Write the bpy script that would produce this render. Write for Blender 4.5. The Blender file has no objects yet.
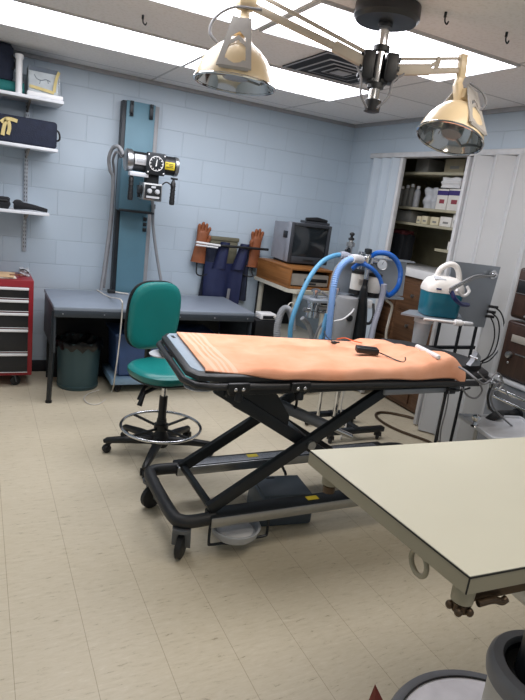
import bpy, bmesh, math, random
from mathutils import Vector, Matrix
random.seed(7)
C = bpy.context.scene.collection
V = Vector
PI = math.pi

# ------------------------------------------------------------------ camera
H = 1.62; F = 566.0
cam_rot = Matrix(((0.892844164, 0.0, 0.450365740),
                  (-0.432757954, -0.276883961, 0.857936959),
                  (0.124699050, -0.960903362, -0.247214229)))   # columns: image right, image down, forward
cd = bpy.data.cameras.new('camera'); cam = bpy.data.objects.new('camera', cd); C.objects.link(cam)
rx, dn, fw = cam_rot.col[0], cam_rot.col[1], cam_rot.col[2]
M4 = Matrix((( rx[0], -dn[0], -fw[0], 0), (rx[1], -dn[1], -fw[1], 0), (rx[2], -dn[2], -fw[2], H), (0, 0, 0, 1)))
cam.matrix_world = M4
cd.sensor_fit = 'VERTICAL'; cd.sensor_height = 24.0; cd.lens = F * 24.0 / 700.0
cd.clip_start = 0.05; cd.clip_end = 60
bpy.context.scene.camera = cam

def ray(px, py): return cam_rot @ V((px - 262.5, py - 350.0, F))
def PY(px, py, y): r = ray(px, py); return V((0, 0, H)) + r * (y / r.y)
def PX(px, py, x): r = ray(px, py); return V((0, 0, H)) + r * (x / r.x)
def PZ(px, py, z): r = ray(px, py); return V((0, 0, H)) + r * ((z - H) / r.z)
def PD(px, py, d): return V((0, 0, H)) + ray(px, py) * (d / F)

# ------------------------------------------------------------------ materials
def lin(h):
    if isinstance(h, str):
        h = h.lstrip('#'); c = [int(h[i:i+2], 16) / 255 for i in (0, 2, 4)]
        return tuple(x / 12.92 if x <= .04045 else ((x + .055) / 1.055) ** 2.4 for x in c)
    return h
def new_mat(name):
    m = bpy.data.materials.new(name); m.use_nodes = True
    nt = m.node_tree; b = nt.nodes['Principled BSDF']; return m, nt, b
def mat(name, col, rough=.5, metal=0.0, var=.08, scale=14.0, bump=0.0, bscale=None, spec=None, alpha=None, trans=0.0, coat=0.0):
    m, nt, b = new_mat(name); c = lin(col)
    tc = nt.nodes.new('ShaderNodeTexCoord'); no = nt.nodes.new('ShaderNodeTexNoise')
    no.inputs['Scale'].default_value = scale; no.inputs['Detail'].default_value = 4
    nt.links.new(tc.outputs['Object'], no.inputs['Vector'])
    rp = nt.nodes.new('ShaderNodeValToRGB')
    rp.color_ramp.elements[0].position = .3; rp.color_ramp.elements[1].position = .7
    rp.color_ramp.elements[0].color = tuple(max(0, x * (1 - var)) for x in c) + (1,)
    rp.color_ramp.elements[1].color = tuple(min(1, x * (1 + var)) for x in c) + (1,)
    nt.links.new(no.outputs['Fac'], rp.inputs['Fac']); nt.links.new(rp.outputs['Color'], b.inputs['Base Color'])
    b.inputs['Roughness'].default_value = rough; b.inputs['Metallic'].default_value = metal
    if spec is not None: b.inputs['Specular IOR Level'].default_value = spec
    if alpha is not None: b.inputs['Alpha'].default_value = alpha
    if trans: b.inputs['Transmission Weight'].default_value = trans
    if coat: b.inputs['Coat Weight'].default_value = coat
    if bump:
        n2 = nt.nodes.new('ShaderNodeTexNoise'); n2.inputs['Scale'].default_value = bscale or scale * 6; n2.inputs['Detail'].default_value = 3
        nt.links.new(tc.outputs['Object'], n2.inputs['Vector'])
        bp = nt.nodes.new('ShaderNodeBump'); bp.inputs['Strength'].default_value = bump; bp.inputs['Distance'].default_value = .01
        nt.links.new(n2.outputs['Fac'], bp.inputs['Height']); nt.links.new(bp.outputs['Normal'], b.inputs['Normal'])
    return m
def emis(name, col, strength):
    m, nt, b = new_mat(name); c = lin(col)
    tc = nt.nodes.new('ShaderNodeTexCoord'); no = nt.nodes.new('ShaderNodeTexNoise'); no.inputs['Scale'].default_value = 3
    nt.links.new(tc.outputs['Object'], no.inputs['Vector'])
    mx = nt.nodes.new('ShaderNodeMix'); mx.data_type = 'RGBA'
    mx.inputs[6].default_value = tuple(c) + (1,); mx.inputs[7].default_value = tuple(x * .94 for x in c) + (1,)
    nt.links.new(no.outputs['Fac'], mx.inputs[0])
    b.inputs['Base Color'].default_value = (.8, .8, .8, 1)
    nt.links.new(mx.outputs[2], b.inputs['Emission Color']); b.inputs['Emission Strength'].default_value = strength
    return m

def block_mat(name, axis, base, mortar, phase_u, phase_z):
    """painted concrete block: 0.4 x 0.2 m blocks in running bond"""
    m, nt, b = new_mat(name)
    tc = nt.nodes.new('ShaderNodeTexCoord'); sp = nt.nodes.new('ShaderNodeSeparateXYZ'); cb = nt.nodes.new('ShaderNodeCombineXYZ')
    nt.links.new(tc.outputs['Object'], sp.inputs[0])
    au = nt.nodes.new('ShaderNodeMath'); au.operation = 'SUBTRACT'; au.inputs[1].default_value = phase_u
    az = nt.nodes.new('ShaderNodeMath'); az.operation = 'SUBTRACT'; az.inputs[1].default_value = phase_z
    nt.links.new(sp.outputs[axis], au.inputs[0]); nt.links.new(sp.outputs['Z'], az.inputs[0])
    nt.links.new(au.outputs[0], cb.inputs[0]); nt.links.new(az.outputs[0], cb.inputs[1])
    br = nt.nodes.new('ShaderNodeTexBrick'); br.inputs['Scale'].default_value = 1.0
    br.inputs['Brick Width'].default_value = .4; br.inputs['Row Height'].default_value = .2
    br.inputs['Mortar Size'].default_value = .0035; br.inputs['Mortar Smooth'].default_value = .6
    br.offset = .5; br.squash = 1.0; br.inputs['Bias'].default_value = 0
    c = lin(base); d = lin(mortar)
    br.inputs['Color1'].default_value = tuple(c) + (1,); br.inputs['Color2'].default_value = tuple(x * .97 for x in c) + (1,)
    br.inputs['Mortar'].default_value = tuple(d) + (1,)
    nt.links.new(cb.outputs[0], br.inputs['Vector'])
    no = nt.nodes.new('ShaderNodeTexNoise'); no.inputs['Scale'].default_value = 2.2; no.inputs['Detail'].default_value = 5
    nt.links.new(tc.outputs['Object'], no.inputs['Vector'])
    rp = nt.nodes.new('ShaderNodeValToRGB'); rp.color_ramp.elements[0].color = (.9, .9, .9, 1); rp.color_ramp.elements[1].color = (1, 1, 1, 1)
    nt.links.new(no.outputs['Fac'], rp.inputs[0])
    mx = nt.nodes.new('ShaderNodeMix'); mx.data_type = 'RGBA'; mx.blend_type = 'MULTIPLY'; mx.inputs[0].default_value = 1
    nt.links.new(br.outputs['Color'], mx.inputs[6]); nt.links.new(rp.outputs['Color'], mx.inputs[7])
    nt.links.new(mx.outputs[2], b.inputs['Base Color'])
    n2 = nt.nodes.new('ShaderNodeTexNoise'); n2.inputs['Scale'].default_value = 90; nt.links.new(tc.outputs['Object'], n2.inputs['Vector'])
    ad = nt.nodes.new('ShaderNodeMath'); ad.operation = 'MULTIPLY_ADD'; ad.inputs[1].default_value = -1.0
    nt.links.new(br.outputs['Fac'], ad.inputs[0])
    sm = nt.nodes.new('ShaderNodeMath'); sm.operation = 'MULTIPLY'; sm.inputs[1].default_value = .12
    nt.links.new(n2.outputs['Fac'], sm.inputs[0]); nt.links.new(sm.outputs[0], ad.inputs[2])
    bp = nt.nodes.new('ShaderNodeBump'); bp.inputs['Strength'].default_value = .5; bp.inputs['Distance'].default_value = .006
    nt.links.new(ad.outputs[0], bp.inputs['Height']); nt.links.new(bp.outputs['Normal'], b.inputs['Normal'])
    b.inputs['Roughness'].default_value = .42
    return m

def floor_mat():
    m, nt, b = new_mat('vinyl_tile')
    tc = nt.nodes.new('ShaderNodeTexCoord'); mp = nt.nodes.new('ShaderNodeMapping')
    mp.inputs['Location'].default_value = (-.11, -.06, 0); nt.links.new(tc.outputs['Object'], mp.inputs['Vector'])
    def joints(w, h, col, size):
        b_ = nt.nodes.new('ShaderNodeTexBrick'); b_.offset = 0; b_.squash = 1
        b_.inputs['Scale'].default_value = 1; b_.inputs['Brick Width'].default_value = w; b_.inputs['Row Height'].default_value = h
        b_.inputs['Mortar Size'].default_value = size; b_.inputs['Mortar Smooth'].default_value = .5
        b_.inputs['Color1'].default_value = (1, 1, 1, 1); b_.inputs['Color2'].default_value = (.97, .967, .96, 1); b_.inputs['Mortar'].default_value = col
        nt.links.new(mp.outputs[0], b_.inputs['Vector']); return b_
    br = joints(.25, 60, (.62, .57, .5, 1), .0014); br2 = joints(60, .25, (.90, .885, .86, 1), .0010)
    m2 = nt.nodes.new('ShaderNodeMapping'); m2.inputs['Scale'].default_value = (9, 40, 1); m2.inputs['Rotation'].default_value = (0, 0, .06); nt.links.new(tc.outputs['Object'], m2.inputs['Vector'])
    no = nt.nodes.new('ShaderNodeTexNoise'); no.inputs['Scale'].default_value = 1.6; no.inputs['Detail'].default_value = 10; no.inputs['Roughness'].default_value = .8; no.inputs['Distortion'].default_value = .5
    nt.links.new(m2.outputs[0], no.inputs['Vector'])
    rp = nt.nodes.new('ShaderNodeValToRGB'); e = rp.color_ramp.elements
    e[0].position = .33; e[0].color = tuple(lin('#8b7f68')) + (1,)
    e[1].position = .41; e[1].color = tuple(lin('#d0c5ac')) + (1,)
    q = e.new(.60); q.color = tuple(lin('#d8ceb8')) + (1,)
    q = e.new(.74); q.color = tuple(lin('#e8e1d0')) + (1,)
    nt.links.new(no.outputs['Fac'], rp.inputs[0])
    bj = nt.nodes.new('ShaderNodeMix'); bj.data_type = 'RGBA'; bj.blend_type = 'MULTIPLY'; bj.inputs[0].default_value = 1
    nt.links.new(br.outputs['Color'], bj.inputs[6]); nt.links.new(br2.outputs['Color'], bj.inputs[7])
    n3 = nt.nodes.new('ShaderNodeTexNoise'); n3.inputs['Scale'].default_value = .9; n3.inputs['Detail'].default_value = 3
    nt.links.new(tc.outputs['Object'], n3.inputs['Vector'])
    r3 = nt.nodes.new('ShaderNodeValToRGB'); r3.color_ramp.elements[0].color = (.9, .89, .86, 1); r3.color_ramp.elements[1].color = (1, 1, 1, 1)
    nt.links.new(n3.outputs['Fac'], r3.inputs[0])
    a = nt.nodes.new('ShaderNodeMix'); a.data_type = 'RGBA'; a.blend_type = 'MULTIPLY'; a.inputs[0].default_value = 1
    nt.links.new(rp.outputs['Color'], a.inputs[6]); nt.links.new(bj.outputs[2], a.inputs[7])
    c2 = nt.nodes.new('ShaderNodeMix'); c2.data_type = 'RGBA'; c2.blend_type = 'MULTIPLY'; c2.inputs[0].default_value = 1
    nt.links.new(a.outputs[2], c2.inputs[6]); nt.links.new(r3.outputs['Color'], c2.inputs[7])
    nt.links.new(c2.outputs[2], b.inputs['Base Color'])
    b.inputs['Roughness'].default_value = .38; b.inputs['Specular IOR Level'].default_value = .35
    bp = nt.nodes.new('ShaderNodeBump'); bp.inputs['Strength'].default_value = .12; bp.inputs['Distance'].default_value = .003
    nt.links.new(no.outputs['Fac'], bp.inputs['Height']); nt.links.new(bp.outputs['Normal'], b.inputs['Normal'])
    return m

def ceil_mat():
    m, nt, b = new_mat('ceiling_tile')
    tc = nt.nodes.new('ShaderNodeTexCoord'); mp = nt.nodes.new('ShaderNodeMapping')
    mp.inputs['Location'].default_value = (-1.27 + 1.22 * 3, -2.34 + .61 * 6, 0); nt.links.new(tc.outputs['Object'], mp.inputs['Vector'])
    br = nt.nodes.new('ShaderNodeTexBrick'); br.offset = 0; br.inputs['Scale'].default_value = 1
    br.inputs['Brick Width'].default_value = 1.22; br.inputs['Row Height'].default_value = .61
    br.inputs['Mortar Size'].default_value = .010; br.inputs['Mortar Smooth'].default_value = .1
    br.inputs['Color1'].default_value = tuple(lin('#efedec')) + (1,); br.inputs['Color2'].default_value = tuple(lin('#eae8e6')) + (1,)
    br.inputs['Mortar'].default_value = tuple(lin('#c2c1c0')) + (1,)
    nt.links.new(mp.outputs[0], br.inputs['Vector'])
    no = nt.nodes.new('ShaderNodeTexNoise'); no.inputs['Scale'].default_value = 60; no.inputs['Detail'].default_value = 6
    nt.links.new(tc.outputs['Object'], no.inputs['Vector'])
    rp = nt.nodes.new('ShaderNodeValToRGB'); rp.color_ramp.elements[0].position = .35; rp.color_ramp.elements[0].color = (.92, .915, .90, 1)
    rp.color_ramp.elements[1].position = .5; rp.color_ramp.elements[1].color = (1, 1, 1, 1)
    nt.links.new(no.outputs['Fac'], rp.inputs[0])
    a = nt.nodes.new('ShaderNodeMix'); a.data_type = 'RGBA'; a.blend_type = 'MULTIPLY'; a.inputs[0].default_value = 1
    nt.links.new(br.outputs['Color'], a.inputs[6]); nt.links.new(rp.outputs['Color'], a.inputs[7])
    nt.links.new(a.outputs[2], b.inputs['Base Color']); b.inputs['Roughness'].default_value = .9
    return m

def wood_mat(name, dark, light, axis='X'):
    m, nt, b = new_mat(name)
    tc = nt.nodes.new('ShaderNodeTexCoord'); mp = nt.nodes.new('ShaderNodeMapping')
    mp.inputs['Scale'].default_value = {'X': (1.2, 18, 22), 'Y': (18, 1.2, 22), 'Z': (18, 18, 1.2)}[axis]
    nt.links.new(tc.outputs['Object'], mp.inputs[0])
    no = nt.nodes.new('ShaderNodeTexNoise'); no.inputs['Scale'].default_value = 2.5; no.inputs['Detail'].default_value = 7; no.inputs['Distortion'].default_value = .6
    nt.links.new(mp.outputs[0], no.inputs['Vector'])
    rp = nt.nodes.new('ShaderNodeValToRGB'); rp.color_ramp.elements[0].position = .32; rp.color_ramp.elements[1].position = .68
    rp.color_ramp.elements[0].color = tuple(lin(dark)) + (1,); rp.color_ramp.elements[1].color = tuple(lin(light)) + (1,)
    nt.links.new(no.outputs['Fac'], rp.inputs[0]); nt.links.new(rp.outputs['Color'], b.inputs['Base Color'])
    b.inputs['Roughness'].default_value = .45
    return m

def towel_mat():
    m, nt, b = new_mat('peach_terry')
    tc = nt.nodes.new('ShaderNodeTexCoord')
    no = nt.nodes.new('ShaderNodeTexNoise'); no.inputs['Scale'].default_value = 260; no.inputs['Detail'].default_value = 3
    n2 = nt.nodes.new('ShaderNodeTexNoise'); n2.inputs['Scale'].default_value = 7; n2.inputs['Detail'].default_value = 4
    nt.links.new(tc.outputs['Object'], no.inputs['Vector']); nt.links.new(tc.outputs['Object'], n2.inputs['Vector'])
    rp = nt.nodes.new('ShaderNodeValToRGB'); rp.color_ramp.elements[0].position = .3; rp.color_ramp.elements[1].position = .7
    rp.color_ramp.elements[0].color = tuple(lin('#e6a280')) + (1,); rp.color_ramp.elements[1].color = tuple(lin('#f2b798')) + (1,)
    nt.links.new(n2.outputs['Fac'], rp.inputs[0])
    # flat woven border bands near the left hem
    sp = nt.nodes.new('ShaderNodeSeparateXYZ'); nt.links.new(tc.outputs['Object'], sp.inputs[0])
    ma = nt.nodes.new('ShaderNodeMath'); ma.operation = 'MULTIPLY_ADD'; ma.inputs[1].default_value = -.085; nt.links.new(sp.outputs['Y'], ma.inputs[0]); nt.links.new(sp.outputs['X'], ma.inputs[2])
    r2 = nt.nodes.new('ShaderNodeValToRGB'); r2.color_ramp.interpolation = 'CONSTANT'
    mr = nt.nodes.new('ShaderNodeMapRange'); mr.inputs[1].default_value = -.75; mr.inputs[2].default_value = -.35
    nt.links.new(ma.outputs[0], mr.inputs[0])
    e = r2.color_ramp.elements; e[0].color = (0, 0, 0, 1); e[1].position = .99; e[1].color = (0, 0, 0, 1)
    for p0, p1 in ((.26, .31), (.35, .38), (.41, .44), (.48, .53)):
        q = e.new(p0); q.color = (1, 1, 1, 1); q = e.new(p1); q.color = (0, 0, 0, 1)
    nt.links.new(mr.outputs[0], r2.inputs[0])
    mx = nt.nodes.new('ShaderNodeMix'); mx.data_type = 'RGBA'; mx.inputs[7].default_value = tuple(lin('#f3c2a8')) + (1,)
    nt.links.new(r2.outputs['Color'], mx.inputs[0]); nt.links.new(rp.outputs['Color'], mx.inputs[6])
    nt.links.new(mx.outputs[2], b.inputs['Base Color'])
    b.inputs['Roughness'].default_value = .95; b.inputs['Specular IOR Level'].default_value = .1
    bp = nt.nodes.new('ShaderNodeBump'); bp.inputs['Strength'].default_value = .7; bp.inputs['Distance'].default_value = .004
    nt.links.new(no.outputs['Fac'], bp.inputs['Height']); nt.links.new(bp.outputs['Normal'], b.inputs['Normal'])
    return m

M = dict(
    wall=block_mat('painted_block_back', 'X', '#bccbd7', '#b2c1cd', .38 + .0, .127),
    wall_r=block_mat('painted_block_right', 'Y', '#bccad5', '#b2c0cb', .1, .127),
    floor=floor_mat(), ceil=ceil_mat(), towel=towel_mat(),
    diff=emis('lamp_diffuser', '#f8f8ff', 8.5),
    diff_dim=emis('added_light_diffuser', '#fff6ec', 5.0),  # weaker glow, only for the two added ceiling lights out of view
    frame=mat('white_trim', '#c9c9c9', .5), vent=mat('vent_grey', '#a7a7a9', .5, .2), black=mat('black_plastic', '#17181a', .42),
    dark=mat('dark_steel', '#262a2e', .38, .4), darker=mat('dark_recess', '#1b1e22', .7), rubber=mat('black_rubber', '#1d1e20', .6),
    chrome=mat('chrome', '#d9dadc', .12, 1.0, .03), steel=mat('brushed_steel', '#a9abac', .3, .95, .06, 30), grey=mat('grey_metal', '#8b8f95', .42, .25),
    ltgrey=mat('light_grey', '#b9bcc0', .45), cream=mat('cream_enamel', '#e0caa4', .34, 0, .05, coat=.3), creamd=mat('cream_bracket', '#bcae98', .45),
    yokegrey=mat('yoke_grey', '#a39f9a', .5), reflector=mat('reflector', '#d0cfcc', .08, 1.0, .03),
    blue=mat('column_blue', '#598090', .4, .1, .06, 6), blued=mat('column_blue_dark', '#4c7080', .42, .1, .06, 6), bluebox=mat('tub_blue', '#38527f', .45),
    bluebase=mat('pale_blue_base', '#7f9cb4', .45), navy=mat('navy_cloth', '#1d2436', .85, 0, .15, 20, .4), navyapron=mat('navy_vinyl', '#1f274a', .5, 0, .12, 8, .15, 12),
    red=mat('tool_red', '#8f2029', .35, .1, .06), drawerblack=mat('drawer_black', '#1c1d20', .45), white=mat('white_plastic', '#e4e4e4', .4, 0, .04),
    paper=mat('paper', '#d9d2c2', .8), manila=mat('manila', '#cfae86', .8), brownp=mat('brown_pencil', '#7c4a2a', .6),
    teal=mat('teal_vinyl', '#177a76', .32, 0, .05, 5, .05, 300), tealcloth=mat('teal_cloth', '#1d6f6c', .8, 0, .15, 16, .3),
    olive=mat('olive_board', '#6e6b58', .7), glove=mat('rust_leather', '#8a5030', .6, 0, .14, 16, .35, 40),
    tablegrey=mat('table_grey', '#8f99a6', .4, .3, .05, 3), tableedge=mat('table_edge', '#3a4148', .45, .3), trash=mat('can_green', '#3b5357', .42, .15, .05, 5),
    bag=mat('trash_bag', '#101214', .3, 0, .2, 20, .5, 30), tvgrey=mat('tv_grey', '#8b8f98', .5), tvdark=mat('tv_bezel', '#35383d', .45),
    screen=mat('tv_screen', '#22272b', .12, 0, .03, coat=.5), oak=wood_mat('oak_veneer', '#74491f', '#936234', 'Y'), walnut=wood_mat('dark_walnut', '#2e1d16', '#3f2a20', 'Z'),
    brownwood=wood_mat('brown_drawers', '#4c3524', '#6a4c36', 'Y'),
    vcr=mat('vcr_grey', '#9a958c', .5), yellow=mat('yellow_label', '#d6c030', .5), yellowc=mat('yellow_ribbon', '#cdbb80', .7), label=mat('silver_label', '#c4c6c8', .35, .2),
    hoselt=mat('hose_light_blue', '#5798be', .45), hoseperi=mat('hose_periwinkle', '#7fa6dc', .4), hoseblue=mat('hose_strong_blue', '#1b62b8', .4), hosegrey=mat('hose_grey', '#8d8f92', .5),
    hoselav=mat('hose_lavender', '#a3a6b4', .45), canister=mat('canister_grey', '#8f9092', .4), cable=mat('grey_cable', '#77777a', .5), whitecord=mat('white_cord', '#cfcac0', .6),
    panel=mat('panel_grey', '#99a0a8', .36, .45, .06, 4), pumpteal=mat('pump_teal', '#1c6c80', .3, 0, .05), pumpwhite=mat('pump_white', '#e6e3de', .4, 0, .03), navyblue=mat('hose_navy', '#1d2b66', .4),
    brownpanel=mat('brown_panel', '#33211b', .3, .1, .06, 4), door=mat('vinyl_door', '#c3c4c4', .5, 0, .04, 3), doorl=mat('vinyl_door_bluish', '#b3bfc9', .5, 0, .04, 3),
    closet=mat('closet_wall', '#8f8a70', .8), shelf=mat('closet_shelf', '#a9a48c', .7), wallshelf=mat('wall_shelf_board', '#d5d8dc', .5), shelfunder=mat('shelf_underside', '#8f877c', .6), standard=mat('shelf_standard', '#b5bcc4', .4, .5),
    boxwhite=mat('box_white', '#dcd9d2', .7), boxband=mat('box_navy_band', '#3a2f70', .6), boxcream=mat('box_cream', '#cfc6a8', .7), boxred=mat('box_red', '#8c3a44', .6), boxgrey=mat('bin_grey', '#84847f', .7), boxbeige=mat('bin_beige', '#a49a80', .7),
    plate=mat('deck_plate', '#aebcc8', .3, .35, .04, 4), deck=mat('deck_black', '#2b2c2e', .4, .15), tube=mat('bumper_black', '#202123', .5, 0, .1, 60, .1),
    pedal=mat('pump_box_slate', '#4a555f', .45), castgrey=mat('caster_grey', '#5d6063', .5), tabletop=mat('cream_laminate', '#d5d3c0', .3, 0, .02, 3), tableside=mat('cream_edge', '#a39c86', .5, 0, .04, 5), seam=mat('edge_strip', '#15130f', .6),
    pedestal=mat('pedestal_white', '#c0bdb2', .45), pedring=mat('pedestal_grey', '#75767a', .35), bronze=mat('bronze', '#5a4a3a', .4, .6), bucketwhite=mat('bucket_white', '#f0ebee', .4), orange=mat('orange_wire', '#e0642a', .5), flap=mat('red_flap', '#7a2f24', .6),
    clear=mat('clear_plastic', '#e8eef0', .08, 0, .01, alpha=.25), print_=mat('print_grey', '#b7bfc2', .6, 0, .1, 20), printd=mat('print_dark', '#5b6672', .6), base=mat('baseboard_black', '#1a1c22', .6), tray=mat('tray_white_steel', '#c6c9cf', .35, .1),
    armcream=mat('arm_beige', '#b9ae9e', .45), cutie=mat('mount_black', '#26272a', .4), seatshell=mat('seat_shell', '#14181a', .5), ribbonp=mat('plush_dark', '#1a1b1f', .9),
    gauge=mat('gauge_face', '#bfc4c6', .4), cartcream=mat('cart_cream', '#b5b2a4', .5), stickerwhite=mat('dial_white', '#e8e8e8', .5), cassette=mat('maroon_box', '#5a2228', .7), sheet=mat('dark_cover', '#23262c', .7),
)

# ------------------------------------------------------------------ mesh builder
def catmull(pts, sub=6, closed=False):
    P = [V(p) for p in pts]; n = len(P)
    if n < 3: return P
    out = []; rng = range(n if closed else n - 1)
    for i in rng:
        p0 = P[(i - 1) % n] if (closed or i > 0) else P[0] * 2 - P[1]
        p1 = P[i]; p2 = P[(i + 1) % n]
        p3 = P[(i + 2) % n] if (closed or i + 2 < n) else P[-1] * 2 - P[-2]
        for k in range(sub):
            t = k / sub
            out.append(.5 * ((2 * p1) + (p2 - p0) * t + (2 * p0 - 5 * p1 + 4 * p2 - p3) * t * t + (3 * p1 - p0 - 3 * p2 + p3) * t ** 3))
    if not closed: out.append(P[-1])
    return out

class MB:
    def __init__(s): s.v = []; s.f = []; s.sm = []
    def add(s, vs, fs, smooth=False):
        o = len(s.v); s.v += [V(x) for x in vs]; s.f += [tuple(i + o for i in f) for f in fs]; s.sm += [smooth] * len(fs); return s
    def bm(s, bm, mtx=None, smooth=False):
        bm.verts.index_update(); vs = [(mtx @ v.co if mtx else v.co.copy()) for v in bm.verts]
        s.add(vs, [tuple(v.index for v in f.verts) for f in bm.faces], smooth); bm.free(); return s
    def obox(s, c, size, rot=None, bev=0.0, seg=2):
        b = bmesh.new(); bmesh.ops.create_cube(b, size=1)
        bmesh.ops.scale(b, vec=V(size), verts=b.verts)
        if bev: bmesh.ops.bevel(b, geom=list(b.edges), offset=min(bev, min(size) * .45), segments=seg, affect='EDGES', profile=.5)
        m = Matrix.Translation(V(c)) @ (rot.to_4x4() if rot else Matrix())
        return s.bm(b, m, bool(bev))
    def box(s, x0, x1, y0, y1, z0, z1, bev=0.0, seg=2):
        return s.obox(((x0 + x1) / 2, (y0 + y1) / 2, (z0 + z1) / 2), (abs(x1 - x0), abs(y1 - y0), abs(z1 - z0)), None, bev, seg)
    def bar(s, p, q, w, h, bev=0.0, up=(0, 0, 1)):
        p = V(p); q = V(q); d = q - p; L = d.length; x = d.normalized(); u = V(up)
        y = u.cross(x)
        if y.length < 1e-4: y = V((0, 1, 0)).cross(x)
        y.normalize(); z = x.cross(y)
        return s.obox((p + q) / 2, (L, w, h), Matrix((x, y, z)).transposed(), bev)
    def sweep(s, pts, radii, n=8, closed=False, caps=True):
        P = [V(p) for p in pts]; N = len(P); rings = []
        t0 = (P[1] - P[0]).normalized(); u = t0.orthogonal().normalized()
        for i in range(N):
            if closed: t = (P[(i + 1) % N] - P[(i - 1) % N])
            else: t = P[min(i + 1, N - 1)] - P[max(i - 1, 0)]
            if t.length < 1e-9: t = t0.copy()
            t.normalize(); u = (u - t * u.dot(t))
            if u.length < 1e-6: u = t.orthogonal()
            u.normalize(); w = t.cross(u); r = radii[i] if isinstance(radii, (list, tuple)) else radii
            rings.append([P[i] + (u * math.cos(2 * PI * k / n) + w * math.sin(2 * PI * k / n)) * r for k in range(n)])
        vs = [v for r in rings for v in r]; fs = []
        for i in range(N if closed else N - 1):
            a = i * n; b_ = ((i + 1) % N) * n
            for k in range(n): fs.append((a + k, a + (k + 1) % n, b_ + (k + 1) % n, b_ + k))
        if caps and not closed: fs.append(tuple(range(n))[::-1]); fs.append(tuple((N - 1) * n + k for k in range(n)))
        return s.add(vs, fs, True)
    def tube(s, pts, r, n=8, closed=False, sub=6):
        return s.sweep(catmull(pts, sub, closed), r, n, closed)
    def cyl(s, p, q, r, r2=None, n=24): return s.sweep([p, q], [r, r if r2 is None else r2], n)
    def lathe(s, c, prof, axis=(0, 0, 1), n=32, smooth=True, cap=True):
        if min(prof[0][0], prof[-1][0]) > .045 and math.hypot(prof[0][0] - prof[-1][0], prof[0][1] - prof[-1][1]) < .04: prof = list(prof) + [prof[0]]; cap = False
        ax = V(axis).normalized(); q = V((0, 0, 1)).rotation_difference(ax).to_matrix(); c = V(c); vs = []; fs = []
        for r, z in prof:
            for k in range(n): vs.append(c + q @ V((r * math.cos(2 * PI * k / n), r * math.sin(2 * PI * k / n), z)))
        for i in range(len(prof) - 1):
            for k in range(n): fs.append((i * n + k, i * n + (k + 1) % n, (i + 1) * n + (k + 1) % n, (i + 1) * n + k))
        if cap and prof[0][0] > 1e-5: fs.append(tuple(range(n))[::-1])
        if cap and prof[-1][0] > 1e-5: fs.append(tuple((len(prof) - 1) * n + k for k in range(n)))
        return s.add(vs, fs, smooth)
    def prism(s, poly, vec, smooth=False):
        P = [V(p) for p in poly]; d = V(vec); n = len(P)
        vs = P + [p + d for p in P]
        fs = [tuple(range(n))[::-1], tuple(range(n, 2 * n))] + [(k, (k + 1) % n, n + (k + 1) % n, n + k) for k in range(n)]
        return s.add(vs, fs, smooth)
    def ball(s, c, r, sc=(1, 1, 1), n=16, rot=None):
        b = bmesh.new(); bmesh.ops.create_uvsphere(b, u_segments=n, v_segments=max(6, n // 2), radius=r)
        m = Matrix.Translation(V(c)) @ (rot.to_4x4() if rot else Matrix()) @ Matrix.Diagonal(V((*sc, 1)))
        return s.bm(b, m, True)
    def torus(s, c, R, r, axis=(0, 0, 1), n=36, m=8):
        q = V((0, 0, 1)).rotation_difference(V(axis).normalized()).to_matrix()
        return s.sweep([V(c) + q @ V((R * math.cos(2 * PI * k / n), R * math.sin(2 * PI * k / n), 0)) for k in range(n)], r, m, True)
    def build(s, name, m, parent=None, kind=None):
        off = V((0, 0, 0)); p = parent
        while p is not None: off += p.location; p = p.parent
        me = bpy.data.meshes.new(name)
        if parent is None and kind != 'structure':        # origin at the thing's own base
            xs = [v.x for v in s.v]; ys = [v.y for v in s.v]; zs = [v.z for v in s.v]
            org = V(((min(xs) + max(xs)) / 2, (min(ys) + max(ys)) / 2, min(zs)))
        else: org = V((0, 0, 0))
        me.from_pydata([tuple(v - off - org) for v in s.v], [], s.f); me.update()
        b = bmesh.new(); b.from_mesh(me); bmesh.ops.recalc_face_normals(b, faces=b.faces); b.to_mesh(me); b.free()
        me.polygons.foreach_set('use_smooth', s.sm); 
        try: me.set_sharp_from_angle(angle=math.radians(42))
        except Exception: pass
        me.materials.append(m if not isinstance(m, str) else M[m])
        o = bpy.data.objects.new(name, me); o.location = org; C.objects.link(o)
        if parent is not None: o.parent = parent
        if kind: o['kind'] = kind
        return o

def tag(o, label, cat, group=None):
    o['label'] = label; o['category'] = cat
    if group: o['group'] = group
    return o
def thing(name, loc, label, cat, group=None):
    o = bpy.data.objects.new(name, None); o.empty_display_size = .05; C.objects.link(o); o.location = V(loc); return tag(o, label, cat, group)
def copy_tree(o, parent=None):
    c = o.copy(); C.objects.link(c)
    if parent is not None: c.parent = parent
    for ch in list(o.children): copy_tree(ch, c)
    return c
def struct(name, mb, m): return mb.build(name, m, None, 'structure')

YB = 4.97; XW = 3.31; CH = 2.48; XL = -1.25; YF = -1.6
# ------------------------------------------------------------------ room shell
struct('floor', MB().box(XL - .1, 4.15, YF, YB + .1, -.1, 0), 'floor')
struct('ceiling', MB().box(XL - .1, 4.15, YF, YB + .1, CH, CH + .1), 'ceil')
struct('wall_back', MB().box(XL - .1, XW + .84, YB, YB + .1, 0, CH), 'wall')
struct('wall_left', MB().box(XL - .1, XL, YF, YB, 0, CH), 'wall_r')
struct('wall_right', MB().box(XW, XW + .1, 4.56, YB, 0, CH).box(XW, XW + .1, YF, 4.56, 2.2, CH).box(XW, XW + .1, YF, 1.3, 0, 2.2), 'wall_r')
struct('baseboard_back', MB().box(XL, XW, YB - .012, YB, 0, .1, .003), 'base')
struct('trim_1', MB().box(XW - .05, XW + .03, 1.3, 4.58, 2.158, 2.2, .006), 'frame')      # door track
struct('trim_2', MB().box(XW - .02, XW, 4.54, 4.60, 0, 2.16, .004), 'doorl')             # door jamb
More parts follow.
